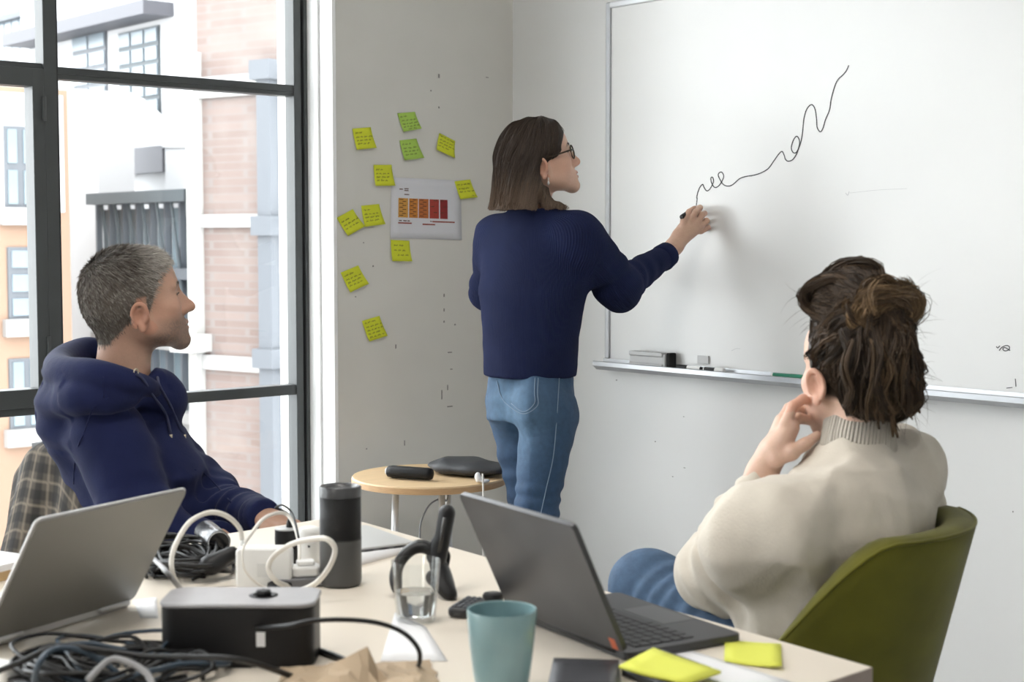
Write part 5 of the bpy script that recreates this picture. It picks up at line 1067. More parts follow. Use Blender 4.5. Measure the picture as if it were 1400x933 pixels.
# hoodie
m_navy = mat('navy_fleece', (0.0095, 0.0135, 0.052), 0.85, noise=0.12, nscale=14, bump=0.15, bscale=180, spec=0.15, sheen=0.04)
lo2 = lo.copy(); hi2 = hi.copy(); lo2[2] = 0.42; hi2[2] = m_neck[2]+0.12
F = Field(lo2, hi2, 0.0055)
torso(F, 0.020); 
for S, E_, W_ in ((shR, elR, wrR), (shL, elL, wrL)): F.cap(S, E_, 0.088, 0.080, 0.025); F.cap(E_, W_, 0.066, 0.040, 0.02)
F.cap(wrR, wrR+unit(unit(wrR-elR)-np.array([0, 0, 0.5]))*0.07, 0.044, 0.046, 0.02); F.ell(P(212, 548, 3.44), (0.075, 0.075, 0.075), None, 0.05)
F.ell(sh_c*0.42+hip*0.58 + mb_f*0.075, (0.15, 0.10, 0.10), np.stack([mb_r, mb_f, [0, 0, 1]], 1), 0.05)      # belly folds forward
for a_, b_, am, lam, t0, t1, rd, sd in ((shR, elR, 0.0035, 0.075, 0.5, 1.05, 0.13, 1), (elR, wrR, 0.004, 0.05, 0.0, 0.9, 0.10, 2), (elL, wrL, 0.0045, 0.05, 0.1, 0.85, 0.10, 3), (shL, elL, 0.003, 0.07, 0.4, 1.0, 0.12, 4), (sh_c, hip, 0.003, 0.11, 0.35, 1.0, 0.26, 5)):
    fn, l_, h_ = bone_folds(a_, b_, am, lam, t0, t1, rd, sd); F.bump(fn, l_, h_)
F.bump(crumple(0.009, 24, 21)); F.bump(crumple(0.004, 55, 22))
# hood roll lying behind the neck
hood = [P(214, 535, 3.34), P(198, 528, 3.27), P(165, 520, 3.215), P(125, 511, 3.22), P(88, 508, 3.30), P(80, 500, 3.42), P(96, 486, 3.54), P(128, 478, 3.62), P(175, 500, 3.60), P(210, 532, 3.50)]
hp = catmull(hood, 4); F.chain(hp, [0.011 + 0.018*math.sin(math.pi*i/(len(hp)-1)) for i in range(len(hp))], 0.018)
F.chain(catmull([P(180, 545, 3.25), P(150, 546, 3.215), P(108, 545, 3.22), P(80, 545, 3.33), P(92, 530, 3.5)], 4), [0.016]*4+[0.022]*4+[0.028]*9, 0.022)
F.ell(P(88, 560, 3.36), (0.055, 0.07, 0.07), None, 0.04); F.ell(P(100, 590, 3.36), (0.06, 0.07, 0.07), None, 0.05)
F.cap(P(178, 440, 3.43), P(176, 500, 3.43), 0.070, 0.060, 0.012, 's')        # neck opening
F.bump(lambda X, Y, Z: -0.004*np.sin(95*Z + 22*X - 14*Y + 1.2*np.sin(30*X)), P(88, 560, 3.36)-[0.12, 0.12, 0.08], P(150, 540, 3.3)+[0.14, 0.14, 0.05])
F.cap(wrL, wrL+unit(wrL-elL)*0.03, 0.040, 0.038, 0.01); F.cut(wrL + unit(wrL-elL)*0.022, wrL-elL); F.cut(wrR - unit(wrR-elR)*0.004, wrR-elR) if False else None
hood_o, V, Fc = F.build('hoodie', m_navy, man)
# cuff, drawstrings, eyelet, zip, seams
d = unit(wrL-elL); MB().tube([wrL-d*0.030, wrL-d*0.020, wrL+d*0.020, wrL+d*0.024], [0.041, 0.043, 0.039, 0.032], 20).build('cuff', m_navy, hood_o, smooth=True)
m_cord = mat('navy_cord', (0.02, 0.025, 0.07), 0.7); m_ring = mat('brass_eyelet', (0.45, 0.40, 0.30), 0.3, metal=0.9)
def on_cloth(px, py, off=0.004):
    """the nearest cloth point seen at this picture position, lifted by off"""
    r = _ray(px, py); w_ = V - _c0; t = w_ @ unit(r); dist = np.linalg.norm(w_ - t[:, None]*unit(r), axis=1); ok = np.where(dist < 0.008)[0]
    if len(ok) == 0: ok = [int(np.argmin(dist))]
    i = ok[int(np.argmin(t[ok]))]; return V[i] - unit(r)*off
for nm, pix in (('drawstring', [(190, 508), (200, 520), (212, 545), (226, 570), (238, 592)]), ('drawstring', [(214, 512), (224, 530), (236, 556), (248, 580), (256, 592)])):
    pts = catmull([on_cloth(*p) for p in pix], 5); MB().tube(pts, 0.0032, 8).build(nm, m_cord, hood_o, smooth=True)
    e = pts[-1]; MB().tube([e, e+[0, 0, -0.012]], 0.0036, 8).build('cord_tip', m_ring, hood_o, smooth=True)
e = on_cloth(190, 507, 0.003); MB().tube([e + 0.008*(MR[:, 1]*0.6*math.cos(a)+np.array([0, 0, 1])*math.sin(a)) for a in np.linspace(0, 6.28, 17)], 0.0016, 6).build('eyelet', m_ring, hood_o, smooth=True)
for pix in ([(136, 516), (137, 530), (140, 548)], [(150, 548), (128, 562), (113, 585), (103, 612), (98, 640), (97, 665)], [(270, 640), (284, 648), (300, 664), (312, 684)]):
    MB().tube(catmull([on_cloth(x, y, 0.0005) for x, y in pix], 5), 0.0016, 6).build('seam', m_navy, hood_o, smooth=True)
# trousers
m_trs = mat('dark_trousers', (0.03, 0.035, 0.05), 0.8, bump=0.1, bscale=200)
F = Field(lo, np.array([hi[0], hi[1], 0.75]), 0.009)
for s, K_ in zip((1, -1), kn):
    h_ = hip + mb_r*s*0.09 + [0, 0, 0.02]; an = K_ + [0, 0, -0.38] + mb_f*0.02; F.cap(h_, K_, 0.098, 0.074, 0.05); F.cap(K_, an, 0.070, 0.056, 0.03)
F.ell(hip, (0.17, 0.15, 0.10), np.stack([mb_r, mb_f, [0, 0, 1]], 1), 0.04); F.build('trousers', m_trs, man)
# ---------------------------------------------------------------- his chair and the checked jacket hanging on it
ch_f, ch_r = azv(4), azv(-86); cb0 = P(78, 700, 3.42) + ch_f*0.25; cb0[2] = 0
ch = thing('chair', 'dark chair of the man by the window, its back covered by a checked jacket', 'chair', cb0); m_chf = mat('charcoal_seat', (0.04, 0.04, 0.042), 0.7)
M_ = frame(tuple(cb0), ch_r, ch_f, (0, 0, 1)); MB().prism([(x, y+0.03) for x, y in rrect(0.46, 0.44, 0.08)], 0.38, 0.435, M_).build('seat', m_chf, ch, bevel=0.015)
bk = []
for i in range(9):
    for z in (0.50, 0.70, 0.80, 0.845, 0.855): x = -0.19+0.38*i/8; z = z - 0.30*max(0, abs(x)-0.08)*(z-0.5); bk.append(tuple(M_ @ Vector((x, -0.175 - 0.10*(z-0.5) + 0.22*x*x*2.0, z))))
MB().add(bk, [(i*5+k, i*5+k+1, i*5+k+6, i*5+k+5) for i in range(8) for k in range(4)]).build('backrest', m_chf, ch, smooth=True, solid=0.03)
for sx in (-1, 1):
    for sy in (-1, 1): MB().tube([tuple(M_ @ Vector((sx*0.21, sy*0.19+0.03, 0))), tuple(M_ @ Vector((sx*0.18, sy*0.16+0.03, 0.39)))], 0.012, 10).build('leg', m_wood, ch, smooth=True)
    MB().tube([tuple(M_ @ Vector((sx*0.17, -0.12, 0.39))), tuple(M_ @ Vector((sx*0.17, -0.155, 0.56)))], 0.011, 10).build('back_support', m_wood, ch, smooth=True)
m_plaid = bpy.data.materials.new('brown_checked_wool'); m_plaid.use_nodes = True; nt = m_plaid.node_tree; b_ = nt.nodes['Principled BSDF']; b_.inputs['Roughness'].default_value = 0.9
tc = nt.nodes.new('ShaderNodeAttribute'); tc.attribute_name = 'tint'; nt.links.new(tc.outputs['Color'], b_.inputs['Base Color'])
NX, NZ_ = 72, 84; v = []; cl = []; jg = np.random.default_rng(3)
base_c = np.array([0.072, 0.058, 0.045])
for j in range(NZ_+1):
    for i in range(NX+1):
        s = i/NX; w_ = j/NZ_; x = -0.25 + 0.52*s; zt = 0.872 - 1.5*max(0, x-0.02)**1.5 - 0.9*max(0, -x-0.10)**1.3; zz = zt - 0.46*w_
        dep_ = -0.245 - 0.085*w_ + 0.46*x*x + 0.030*math.sin(x*26 + 1.6*w_ + 1.0)*(0.05+w_) + 0.008*math.sin(x*57 + 5*w_)*w_ + 0.085*math.exp(-(w_/0.035)**2)
        x2 = x*(1 + 0.22*w_); v.append(tuple(M_ @ Vector((x2, dep_, zz))))
        u1, u2 = x*1.0/0.058, w_*0.46/0.058; a1 = (u1 % 1); a2 = (u2 % 1); c_ = base_c.copy()
        if a1 < 0.38: c_ = c_*0.35
        if a2 < 0.38: c_ = c_*0.40
        if abs(a1-0.68) < 0.055 or abs(a2-0.68) < 0.055: c_ = c_ + np.array([0.11, 0.09, 0.065])
        cl.append(c_)
o = MB().add(v, [(j*(NX+1)+i, j*(NX+1)+i+1, (j+1)*(NX+1)+i+1, (j+1)*(NX+1)+i) for j in range(NZ_) for i in range(NX)]).build('checked_jacket', m_plaid, smooth=True, solid=0.006)
set_color(o, np.array(cl)); tag(o, 'brown and black checked jacket hung over the back of the man\'s chair', 'jacket')
# ================================================================ standing woman writing on the board
WO = P(737, 220, 4.42); WR = head_frame(-32, 14, 0); WS = 0.95
wf, wr_ = azv(12), azv(-78)
wom = thing('person', 'woman in a navy ribbed sweater and jeans standing and writing on the whiteboard', 'person', (P(727, 540, 4.45)[0], P(727, 540, 4.45)[1], 0), 'people in the meeting')
nb = P(731, 284, 4.43); ch_ = P(729, 385, 4.43); ws = P(726, 470, 4.44); pv = P(725, 528, 4.45)
sR = P(791, 321, 4.35); sL = P(678, 319, 4.54); eR = P(848, 392, 4.44); wRi = P(922, 337, 4.655); eL = P(667, 398, 4.68); wL = P(705, 385, 4.80)
hR, hL = P(750, 552, 4.38), P(710, 552, 4.53)
kR, kL = P(732, 702, 4.36), P(724, 690, 4.60); aR = np.array([kR[0]-0.02, kR[1], 0.09]); aL = np.array([kL[0]-0.02, kL[1]+0.02, 0.09])
lo = np.minimum.reduce([pv-0.3, eL-0.12]); hi = np.maximum.reduce([pv+0.3, wRi+0.15, eL+0.12, wL+0.15]); lo[2] = -0.02; hi[2] = WO[2]+0.2; hi[0] = min(hi[0], XW-0.016)
hand_c = P(946, 308, 4.70)
F = Field(lo, hi, 0.008, tuple(((WO[i]-0.14, WO[i]+0.14, 0.0032), (hand_c[i]-0.07, hand_c[i]+0.07, 0.0030)) for i in range(3)))
F.loft([(pv-[0, 0, 0.06], 0.125, 0.095), (pv, 0.125, 0.095), (ws, 0.115, 0.085), (ch_, 0.150, 0.105), (sR*0.5+sL*0.5, 0.140, 0.085), (nb-[0, 0, 0.015], 0.07, 0.06)], wr_, wf, 0.05)
for a, b, c, r in ((sR, eR, wRi, 1), (sL, eL, wL, 1)): F.cap(a, b, 0.048, 0.040, 0.04); F.cap(b, c, 0.038, 0.0245, 0.02)
for h_, k_, a_ in ((hR, kR, aR), (hL, kL, aL)): F.cap(h_-[0, 0, 0.05], k_, 0.070, 0.048, 0.03); F.cap(k_, a_, 0.046, 0.036, 0.03); F.cap(a_, a_+wf*0.15-[0, 0, 0.045], 0.035, 0.026, 0.03)
F.cap(WO + WR @ np.array([0, -0.028, -0.05]), nb - [0, 0, 0.02], 0.046, 0.052, 0.03)
WL_ = add_head(F, WO, WR, WS, True)
# right hand holding the pen
F.cap(wRi, P(938, 316, 4.685), 0.0245, 0.026, 0.02); F.cap(P(930, 322, 4.67), P(953, 311, 4.69), 0.022, 0.020, 0.02); F.cap(P(936, 312, 4.68), P(948, 302, 4.685), 0.018, 0.015, 0.015)
finger(F, [P(944, 306, 4.672), P(951, 290, 4.668), P(957, 284, 4.695), P(954, 284, 4.725)], 0.0105, 0.0080)      # index
finger(F, [P(951, 307, 4.678), P(960, 294, 4.678), P(963, 292, 4.71), P(957, 293, 4.735)], 0.0105, 0.0082)      # middle
finger(F, [P(956, 311, 4.685), P(966, 302, 4.692), P(966, 302, 4.72), P(960, 304, 4.738)], 0.0100, 0.0080)      # ring
finger(F, [P(958, 317, 4.692), P(968, 311, 4.705), P(966, 312, 4.728), P(961, 314, 4.74)], 0.0090, 0.0072)      # little
finger(F, [P(932, 318, 4.665), P(935, 301, 4.665), P(942, 290, 4.685), P(949, 285, 4.705)], 0.0115, 0.0082)     # thumb
# left hand closed in front of the body
F.cap(wL, wL+unit(wL-eL)*0.07, 0.026, 0.026, 0.02)
for o_ in (-0.026, -0.009, 0.009, 0.026):
    u_ = unit(wL-eL); b_ = wL + u_*0.075 + np.array([0, 0, o_]); finger(F, [b_, b_+u_*0.03, b_+u_*0.035-wf*0.03, b_+u_*0.01-wf*0.04], 0.010, 0.008)
finger(F, [wL+[0, 0, 0.02], wL+unit(wL-eL)*0.05+[0, 0, 0.045], wL+unit(wL-eL)*0.085+[0, 0, 0.04]], 0.011, 0.009)
F.cut((0, 0, 0.004), (0, 0, -1))
body, V, Fc = F.build('body', m_skin, wom)
set_color(body, skin_color(V, WO, WR, WS, (0.56, 0.36, 0.27), (0.36, 0.115, 0.105), None, None, 0.0, (0.09, 0.06, 0.045)))
for sx in (1, -1):
    e = WL_(sx*0.032, 0.0770, 0.0055); MB().lathe([(0.0115*math.sin(a), -0.0115*math.cos(a)) for a in np.linspace(0.02, 3.12, 12)], M=frame(tuple(e), WR[:, 0], WR[:, 2], WR[:, 1]), n=16, cap0=False, cap1=False).build('eye', m_eye, wom, smooth=True)
face_hair(wom, WL_, WS, (0.06, 0.04, 0.03))
# sweater
m_knit = mat('navy_rib_knit', (0.0105, 0.0150, 0.048), 0.9, noise=0.15, nscale=10, bump=0.12, bscale=260, spec=0.12); rib_bump(m_knit, 1.0, 0.50, 0.002)
lo2 = lo.copy(); hi2 = hi.copy(); lo2[2] = pv[2]-0.10; hi2[2] = nb[2]+0.09
F = Field(lo2, hi2, 0.006)
F.loft([(P(724, 516, 4.45), 0.146, 0.128), (P(725, 500, 4.45), 0.152, 0.132), (P(726, 460, 4.44), 0.154, 0.130), (P(729, 400, 4.43), 0.170, 0.130), (sR*0.5+sL*0.5+[0, 0, -0.03], 0.175, 0.118), (sR*0.5+sL*0.5+[0, 0, 0.025], 0.150, 0.10), (sR*0.5+sL*0.5+[0, 0, 0.055], 0.105, 0.085), (nb-[0, 0, 0.0], 0.080, 0.072)], wr_, wf, 0.05)
F.cap(sR, eR, 0.070, 0.062, 0.06); F.cap(eR, P(913, 348, 4.63), 0.060, 0.038, 0.03); F.cap(sL, eL, 0.060, 0.058, 0.07); F.cap(eL, wL, 0.058, 0.040, 0.03)
F.ell(P(846, 402, 4.43), (0.05, 0.05, 0.055), None, 0.04)
for a_, b_, am, lam, t0, t1, rd, sd in ((sR, eR, 0.004, 0.07, 0.5, 1.1, 0.11, 31), (eR, wRi, 0.0022, 0.06, 0.0, 0.6, 0.09, 32), (sL, eL, 0.003, 0.05, 0.6, 1.1, 0.1, 33)):
    fn, l_, h_ = bone_folds(a_, b_, am, lam, t0, t1, rd, sd); F.bump(fn, l_, h_)
F.bump(crumple(0.007, 20, 41)); F.bump(crumple(0.0025, 60, 42))
F.cap(nb+[0, 0, 0.12], nb+[0, 0, 0.02], 0.062, 0.058, 0.01, 's'); F.cut(P(915, 346, 4.63), wRi-eR)
F.cut((0, 0, P(724, 516, 4.45)[2]), (0, 0, -1))
sw, V, Fc = F.build('sweater', m_knit, wom)
# rib coordinate: around the body, and around each sleeve
def rib_coord(V, limbs, ctr, ex, ey, n_body, n_limb):
    ang = np.arctan2((V-ctr) @ ey, (V-ctr) @ ex)*n_body; dbest = np.full(len(V), 0.02); out = ang
    for a, b, r in limbs:
        ab = b-a; t = np.clip(((V-a) @ ab)/(ab @ ab), 0.25, 1.0); rad = V-a-t[:, None]*ab; d = np.linalg.norm(rad, axis=1)-r; u = unit(np.cross(ab, [0.3, 0.2, 1.0])); w_ = unit(np.cross(ab, u)); al = np.arctan2(rad @ w_, rad @ u)*n_limb
        mk = d < dbest; out = np.where(mk, al, out); dbest = np.where(mk, d, dbest)
    return out
set_float(sw, rib_coord(V, [(sR + (eR-sR)*0.35, eR, 0.066), (eR, wRi, 0.05), (sL + (eL-sL)*0.35, eL, 0.066), (eL, wL, 0.05)], ws, wr_, wf, 210, 80), 'rib')
cu = unit(wRi-eR); ce = P(914, 347, 4.63)
MB().tube([ce-cu*0.045, ce-cu*0.035, ce-cu*0.004, ce+cu*0.002], [0.040, 0.0415, 0.039, 0.034], 24).build('cuff', m_knit, sw, smooth=True)
# jeans
m_jean = mat('blue_denim', (0.045, 0.105, 0.21), 0.8, tint='tint', noise=0.16, nscale=60, bump=0.25, bscale=500)
F = Field(np.array([lo[0], lo[1], 0.04]), np.array([hi[0], hi[1], pv[2]+0.06]), 0.006)
F.loft([(pv-[0, 0, 0.10], 0.130, 0.115), (pv-[0, 0, 0.03], 0.138, 0.120), (pv+[0, 0, 0.05], 0.135, 0.108)], wr_, wf, 0.03)
F.ell(hR - wf*0.040 + [0, 0, -0.005], (0.08, 0.08, 0.085), None, 0.04); F.ell(hL - wf*0.030 + [0, 0, -0.005], (0.075, 0.075, 0.085), None, 0.04)
for h_, k_, a_ in ((hR-[0, 0, 0.04], kR, aR), (hL-[0, 0, 0.04], kL, aL)): F.cap(h_, k_, 0.088, 0.062, 0.025); F.cap(k_, a_+[0, 0, 0.05], 0.062, 0.054, 0.02)
for a_, b_, am, lam, t0, t1, sd in ((hR, kR, 0.0022, 0.05, 0.6, 1.15, 51), (kR, aR, 0.003, 0.05, -0.1, 1.0, 52), (hL, kL, 0.003, 0.06, 0.2, 1.0, 53)):
    fn, l_, h_ = bone_folds(a_, b_, am, lam, t0, t1, 0.13, sd); F.bump(fn, l_, h_)
F.bump(crumple(0.006, 55, 55)); F.bump(crumple(0.003, 110, 56))
jn, V, Fc = F.build('jeans', m_jean, wom)
fade = np.clip(np.exp(-np.linalg.norm((V-(hR*0.5+hL*0.5-wf*0.12+[0, 0, 0.0]))/0.13, axis=1)**2)*0.8 + 0.3*np.exp(-((V[:, 2]-0.75)/0.12)**2)*np.clip(-(V-kR) @ wf/0.06, 0, 1), 0, 1)
set_color(jn, np.array([0.020, 0.052, 0.112])*(1-fade[:, None]) + np.array([0.080, 0.150, 0.235])*fade[:, None])
def on_mesh(V, px, py, off=0.002):
    r = unit(_ray(px, py)); w_ = V - _c0; t = w_ @ r; dist = np.linalg.norm(w_ - t[:, None]*r, axis=1); ok = np.where(dist < 0.009)[0]
    i = ok[int(np.argmin(t[ok]))] if len(ok) else int(np.argmin(dist)); return V[i] - r*off
m_stitch = mat('pale_stitching', (0.16, 0.22, 0.30), 0.8)
for nm, pix in (('side_seam', [(768, 515), (766, 545), (764, 585), (758, 630), (750, 670), (742, 705)]), ('pocket_seam', [(735, 513), (734, 535), (731, 553), (712, 567), (692, 556), (681, 540), (676, 518)]), ('pocket_seam', [(732, 514), (731, 533), (728, 551), (712, 563), (695, 553)])):
    MB().tube(catmull([on_mesh(V, x, y, 0.0012) for x, y in pix], 6), 0.0014, 6).build(nm, m_stitch, jn, smooth=True)
m_shoe = mat('white_trainer', (0.6, 0.6, 0.6), 0.6)
for a_ in (aR, aL):
    F = Field(a_-[0.2, 0.2, 0.12], a_+[0.25, 0.2, 0.06], 0.006); F.cap(a_-[0, 0, 0.03]-wf*0.03, a_+wf*0.15-[0, 0, 0.045], 0.050, 0.042, 0.03); F.cap(a_, a_-[0, 0, 0.03], 0.048, 0.05, 0.02); F.cut((0, 0, 0.002), (0, 0, -1)); F.build('shoe', m_shoe, wom)
# hair: base volume and strands
Wq = lambda x, y, z: WO + WR @ (np.array([x, y, z])*WS)
F = Field(WO-0.22, WO+0.2, 0.004)
E_ = lambda c, r, k, mode='u': F.ell(Wq(*c), tuple(q*WS for q in r), WR, k, mode)
E_((0, -0.020, 0.042), (0.083, 0.104, 0.092), 0.01); E_((0, 0.022, 0.048), (0.079, 0.078, 0.078), 0.02); E_((0, -0.055, -0.03), (0.078, 0.070, 0.095), 0.03)
up_w = WR.T @ np.array([0, 0, 1.0])
for sx in (-1, 1):
    F.cap(Wq(sx*0.066, -0.028, 0.02), Wq(sx*0.075, -0.055, 0.02) + np.array([0, 0, -0.145]), 0.026, 0.034, 0.03); F.cap(Wq(sx*0.068, -0.015, 0.03), Wq(sx*0.070, -0.018, 0.03) + np.array([0, 0, -0.03]), 0.018, 0.016, 0.02)
F.cap(Wq(0, -0.075, 0.0), Wq(0, -0.095, 0.0) + np.array([0, 0, -0.125]), 0.055, 0.058, 0.04); F.cap(Wq(0.05, -0.085, 0.0), Wq(0.05, -0.09, 0.0) + np.array([0, 0, -0.14]), 0.04, 0.042, 0.03); F.cap(Wq(-0.05, -0.085, 0.0), Wq(-0.05, -0.09, 0.0) + np.array([0, 0, -0.14]), 0.04, 0.042, 0.03)
F.cap(Wq(0.060, -0.030, -0.075), P(752, 281, 4.37), 0.030, 0.018, 0.02); F.cap(P(752, 281, 4.37), P(778, 286, 4.35), 0.016, 0.006, 0.015); F.cut((0, 0, WO[2]-0.140), (0, 0, -1))       # lock falling forward over the collar
E_((0, 0.122, -0.004), (0.092, 0.066, 0.090), 0.010, 's')                       # leave the face free
E_((0.075, 0.030, -0.072), (0.034, 0.060, 0.062), 0.010, 's'); E_((-0.075, 0.030, -0.072), (0.034, 0.060, 0.062), 0.010, 's')
E_((0.088, -0.004, -0.030), (0.022, 0.017, 0.030), 0.006, 's')                 # ear uncovered
F.bump(lambda X, Y, Z: -0.0016*np.sin(150*(X*WR[0, 1]+Y*WR[1, 1]) + 60*(X*WR[0, 0]+Y*WR[1, 0]) + 8*np.sin(14*Z)), WO-0.22, WO+0.2)
hb_o, V, Fc = F.build('hair', m_hair, wom)
def whc(z, g): 
    k = np.clip((WO[2]-0.02-z)/0.14, 0, 1)[:, None]; a = np.array([0.032, 0.022, 0.017]); b = np.array([0.185, 0.125, 0.088]); m = np.clip(k*0.8 + (g[:, None]-0.5)*0.5, 0, 1); return a*(1-m) + b*m
set_color(hb_o, whc(V[:, 2], 0.25+0*V[:, 2])*0.75)
roots, nrm = surf_samples(V, Fc, 12000, V[:, 2] > WO[2]-0.135, 14); g2 = np.random.default_rng(15)
part = Wq(-0.01, 0.03, 0.135); p = F.project(roots, 0.001); Ls = g2.uniform(0.05, 0.12, len(p)); J = g2.normal(size=p.shape)*0.07; pts = []; hgt = g2.uniform(0.0005, 0.004, len(p)); HL = g2.random(len(p))
for k in range(8):
    pts.append(p.copy()); n_ = F.grad(p); away = p - part; away[:, 2] = 0; away /= np.linalg.norm(away, axis=1, keepdims=True)+1e-6; tp_ = np.clip((p[:, 2]-WO[2]-0.06)/0.06, 0, 1)[:, None]
    d = away*(0.15+0.9*tp_) + np.array([0, 0, -1.0]) + WR[:, 1]*-0.25 + J; d -= n_*(d*n_).sum(1, keepdims=True); d /= np.linalg.norm(d, axis=1, keepdims=True)+1e-9
    q = p + d*(Ls/7)[:, None]; low = (q[:, 2] < WO[2]-0.132-0.026*HL); q[low] = p[low] + (q[low]-p[low])*0.1; p = np.where(low[:, None], q, F.project(q, 0.001) + 0*q)
    p = p + n_*(hgt*0.25)[:, None]
P8 = np.stack(pts, 1); lr = to_local(P8.reshape(-1, 3), WO, WR, WS).reshape(len(P8), 8, 3); bad = ((lr[..., 1] > 0.060) & (lr[..., 2] < 0.06)).any(1)
ribbons('hair_strands', P8[~bad], 0.0015, lambda q, i, t: whc(q[:, 2], np.random.default_rng(3).random(int(i.max())+1)[i]), wom, g2)
# glasses and earring
m_tort = mat('dark_tortoiseshell', (0.03, 0.018, 0.010), 0.25, noise=0.5, nscale=90)
gl = thing('glasses', 'dark-rimmed glasses worn by the standing woman', 'glasses', Wq(0, 0.1, 0.0))
for sx in (1, -1):
    c_ = np.array([sx*0.033, 0.1015, 0.002]); ring = [Wq(c_[0] + 0.025*math.cos(a), c_[1] - 0.10*abs(c_[0] + 0.025*math.cos(a))*0.35, c_[2] + 0.0205*math.sin(a)) for a in np.linspace(0, 2*math.pi, 25)]
    MB().tube(ring, 0.0022, 8).build('rim', m_tort, gl, smooth=True)
    MB().add(ring[:-1], [tuple(range(24))]).build('lens', m_pane, gl, solid=0.001)
    MB().tube(catmull([Wq(sx*0.058, 0.098, 0.008), Wq(sx*0.073, 0.085, 0.008), Wq(sx*0.080, 0.030, 0.004), Wq(sx*0.079, -0.005, 0.004), Wq(sx*0.078, -0.022, -0.015)], 5), 0.0026, 8).build('temple', m_tort, gl, smooth=True)
MB().tube(catmull([Wq(-0.010, 0.1015, 0.006), Wq(0, 0.1055, 0.009), Wq(0.010, 0.1015, 0.006)], 4), 0.0022, 8).build('bridge', m_tort, gl, smooth=True)
er_ = thing('earring', 'small silver drop earring on the standing woman\'s ear', 'earring', Wq(0.085, 0.001, -0.075)); e0 = Wq(0.086, 0.0, -0.056)
MB().tube([e0, e0-[0, 0, 0.010]], 0.0012, 6).build('hook', m_chrome, er_); MB().tube([e0-[0, 0, 0.010], e0-[0, 0, 0.016], e0-[0, 0, 0.022]], [0.0015, 0.0034, 0.0008], 8).build('drop', m_chrome, er_, smooth=True)
# the pen in her hand
a, b = P(932, 297, 4.655), P(951, 281.5, 4.757); b[0] = XW-0.0165; d = b-a
t = thing('marker_pen', 'black marker pen held by the standing woman against the board', 'marker', (a+b)/2, 'marker pens in use')
MB().tube([a, a+d*0.02, a+d*0.80, a+d*0.84], [0.0070, 0.0076, 0.0076, 0.0060], 16).build('barrel', m_black, t, auto=40); MB().tube([a+d*0.84, a+d*0.95], [0.0055, 0.0035], 12).build('nib_holder', m_whitep, t, auto=40); MB().tube([a+d*0.95, b], [0.0025, 0.0015], 8).build('nib', m_ink, t)
MB().tube([a-d*0.004, a+d*0.003], [0.0045, 0.0062], 12).build('end_plug', m_grey, t)
# ================================================================ seated woman in the cream jumper, seen from behind
SO = P(1166, 508, 2.66); SR_ = head_frame(68, -4, 0); SS = 0.97
sf, sr = azv(84), azv(-6)
sea = thing('person', 'woman with messy brown updo in a cream turtleneck jumper sitting with hand at chin', 'person', (2.12, 1.66, 0), 'people in the meeting')
nk = P(1172, 606, 2.63); shc = P(1162, 668, 2.61); mid_ = P(1150, 770, 2.60); pel = np.array([2.13, 1.62, 0.54])
qL = shc - sr*0.155 + [0, 0, -0.045]; qR = shc + sr*0.140 + [0, 0, 0.025]
xL = P(974, 786, 2.70); yL = P(1042, 646, 2.665); xR = P(1255, 790, 3.02); yR = P(1090, 800, 3.08)
kA = P(886, 803, 2.90); kB = pel + azv(95)*0.46 + [0, 0, -0.01]
lo = np.minimum.reduce([pel-0.35, xL-0.12, kA-0.15]); hi = np.maximum.reduce([pel+0.35, xR+0.15, kA+0.2, kB+0.2]); lo[2] = -0.02; hi[2] = SO[2]+0.2
hc = P(1085, 590, 2.66)
F = Field(lo, hi, 0.0075, tuple(((SO[i]-0.13, SO[i]+0.13, 0.0035), (hc[i]-0.08, hc[i]+0.08, 0.0026)) for i in range(3)))
F.loft([(pel-[0, 0, 0.05], 0.17, 0.13), (pel+[0, 0, 0.05], 0.155, 0.12), (mid_, 0.135, 0.10), (shc-[0, 0, 0.04], 0.13, 0.08), (shc+[0, 0, 0.02], 0.075, 0.055), (nk, 0.042, 0.042)], sr, sf, 0.02)
F.cap(qL, xL, 0.045, 0.038, 0.03); F.cap(xL, yL, 0.037, 0.024, 0.02); F.cap(qR, xR, 0.045, 0.038, 0.03); F.cap(xR, yR, 0.037, 0.025, 0.02)
hA, hB = pel - sr*0.08 + [0, 0, 0.02], pel + sr*0.08
aA = kA + azv(60)*0.10 + [0, 0, -0.36]; aB = np.array([kB[0], kB[1]+0.02, 0.09])
F.cap(hA, kA, 0.070, 0.046, 0.03); F.cap(kA, aA, 0.044, 0.036, 0.03); F.cap(hB, kB, 0.070, 0.046, 0.03); F.cap(kB, aB, 0.044, 0.036, 0.03)
for a_ in (aA, aB): F.cap(a_, a_+azv(80)*0.13-[0, 0, 0.05], 0.034, 0.026, 0.03)
F.cap(SO + SR_ @ np.array([0, -0.025, -0.05]), nk, 0.045, 0.050, 0.03)
SL_ = add_head(F, SO, SR_, SS, True)
# left hand against the chin: palm, four fingers, thumb
F.cap(yL, P(1056, 618, 2.66), 0.024, 0.025, 0.02); F.cap(P(1056, 622, 2.675), P(1072, 578, 2.69), 0.021, 0.018, 0.02); F.cap(P(1062, 616, 2.64), P(1080, 585, 2.65), 0.021, 0.017, 0.02)
finger(F, [P(1074, 580, 2.645), P(1084, 556, 2.65), P(1098, 546, 2.66), P(1106, 549, 2.675)], 0.0108, 0.0078)                    # index to the cheek
finger(F, [P(1080, 582, 2.665), P(1092, 572, 2.675), P(1112, 576, 2.69), P(1116, 588, 2.70)], 0.0105, 0.0078)                   # middle bent
finger(F, [P(1074, 574, 2.69), P(1086, 557, 2.705), P(1104, 563, 2.72), P(1108, 576, 2.725)], 0.0102, 0.0076)                   # ring, behind
finger(F, [P(1068, 575, 2.71), P(1078, 558, 2.73), P(1094, 564, 2.74), P(1098, 576, 2.74)], 0.0094, 0.0070)                     # little, behind
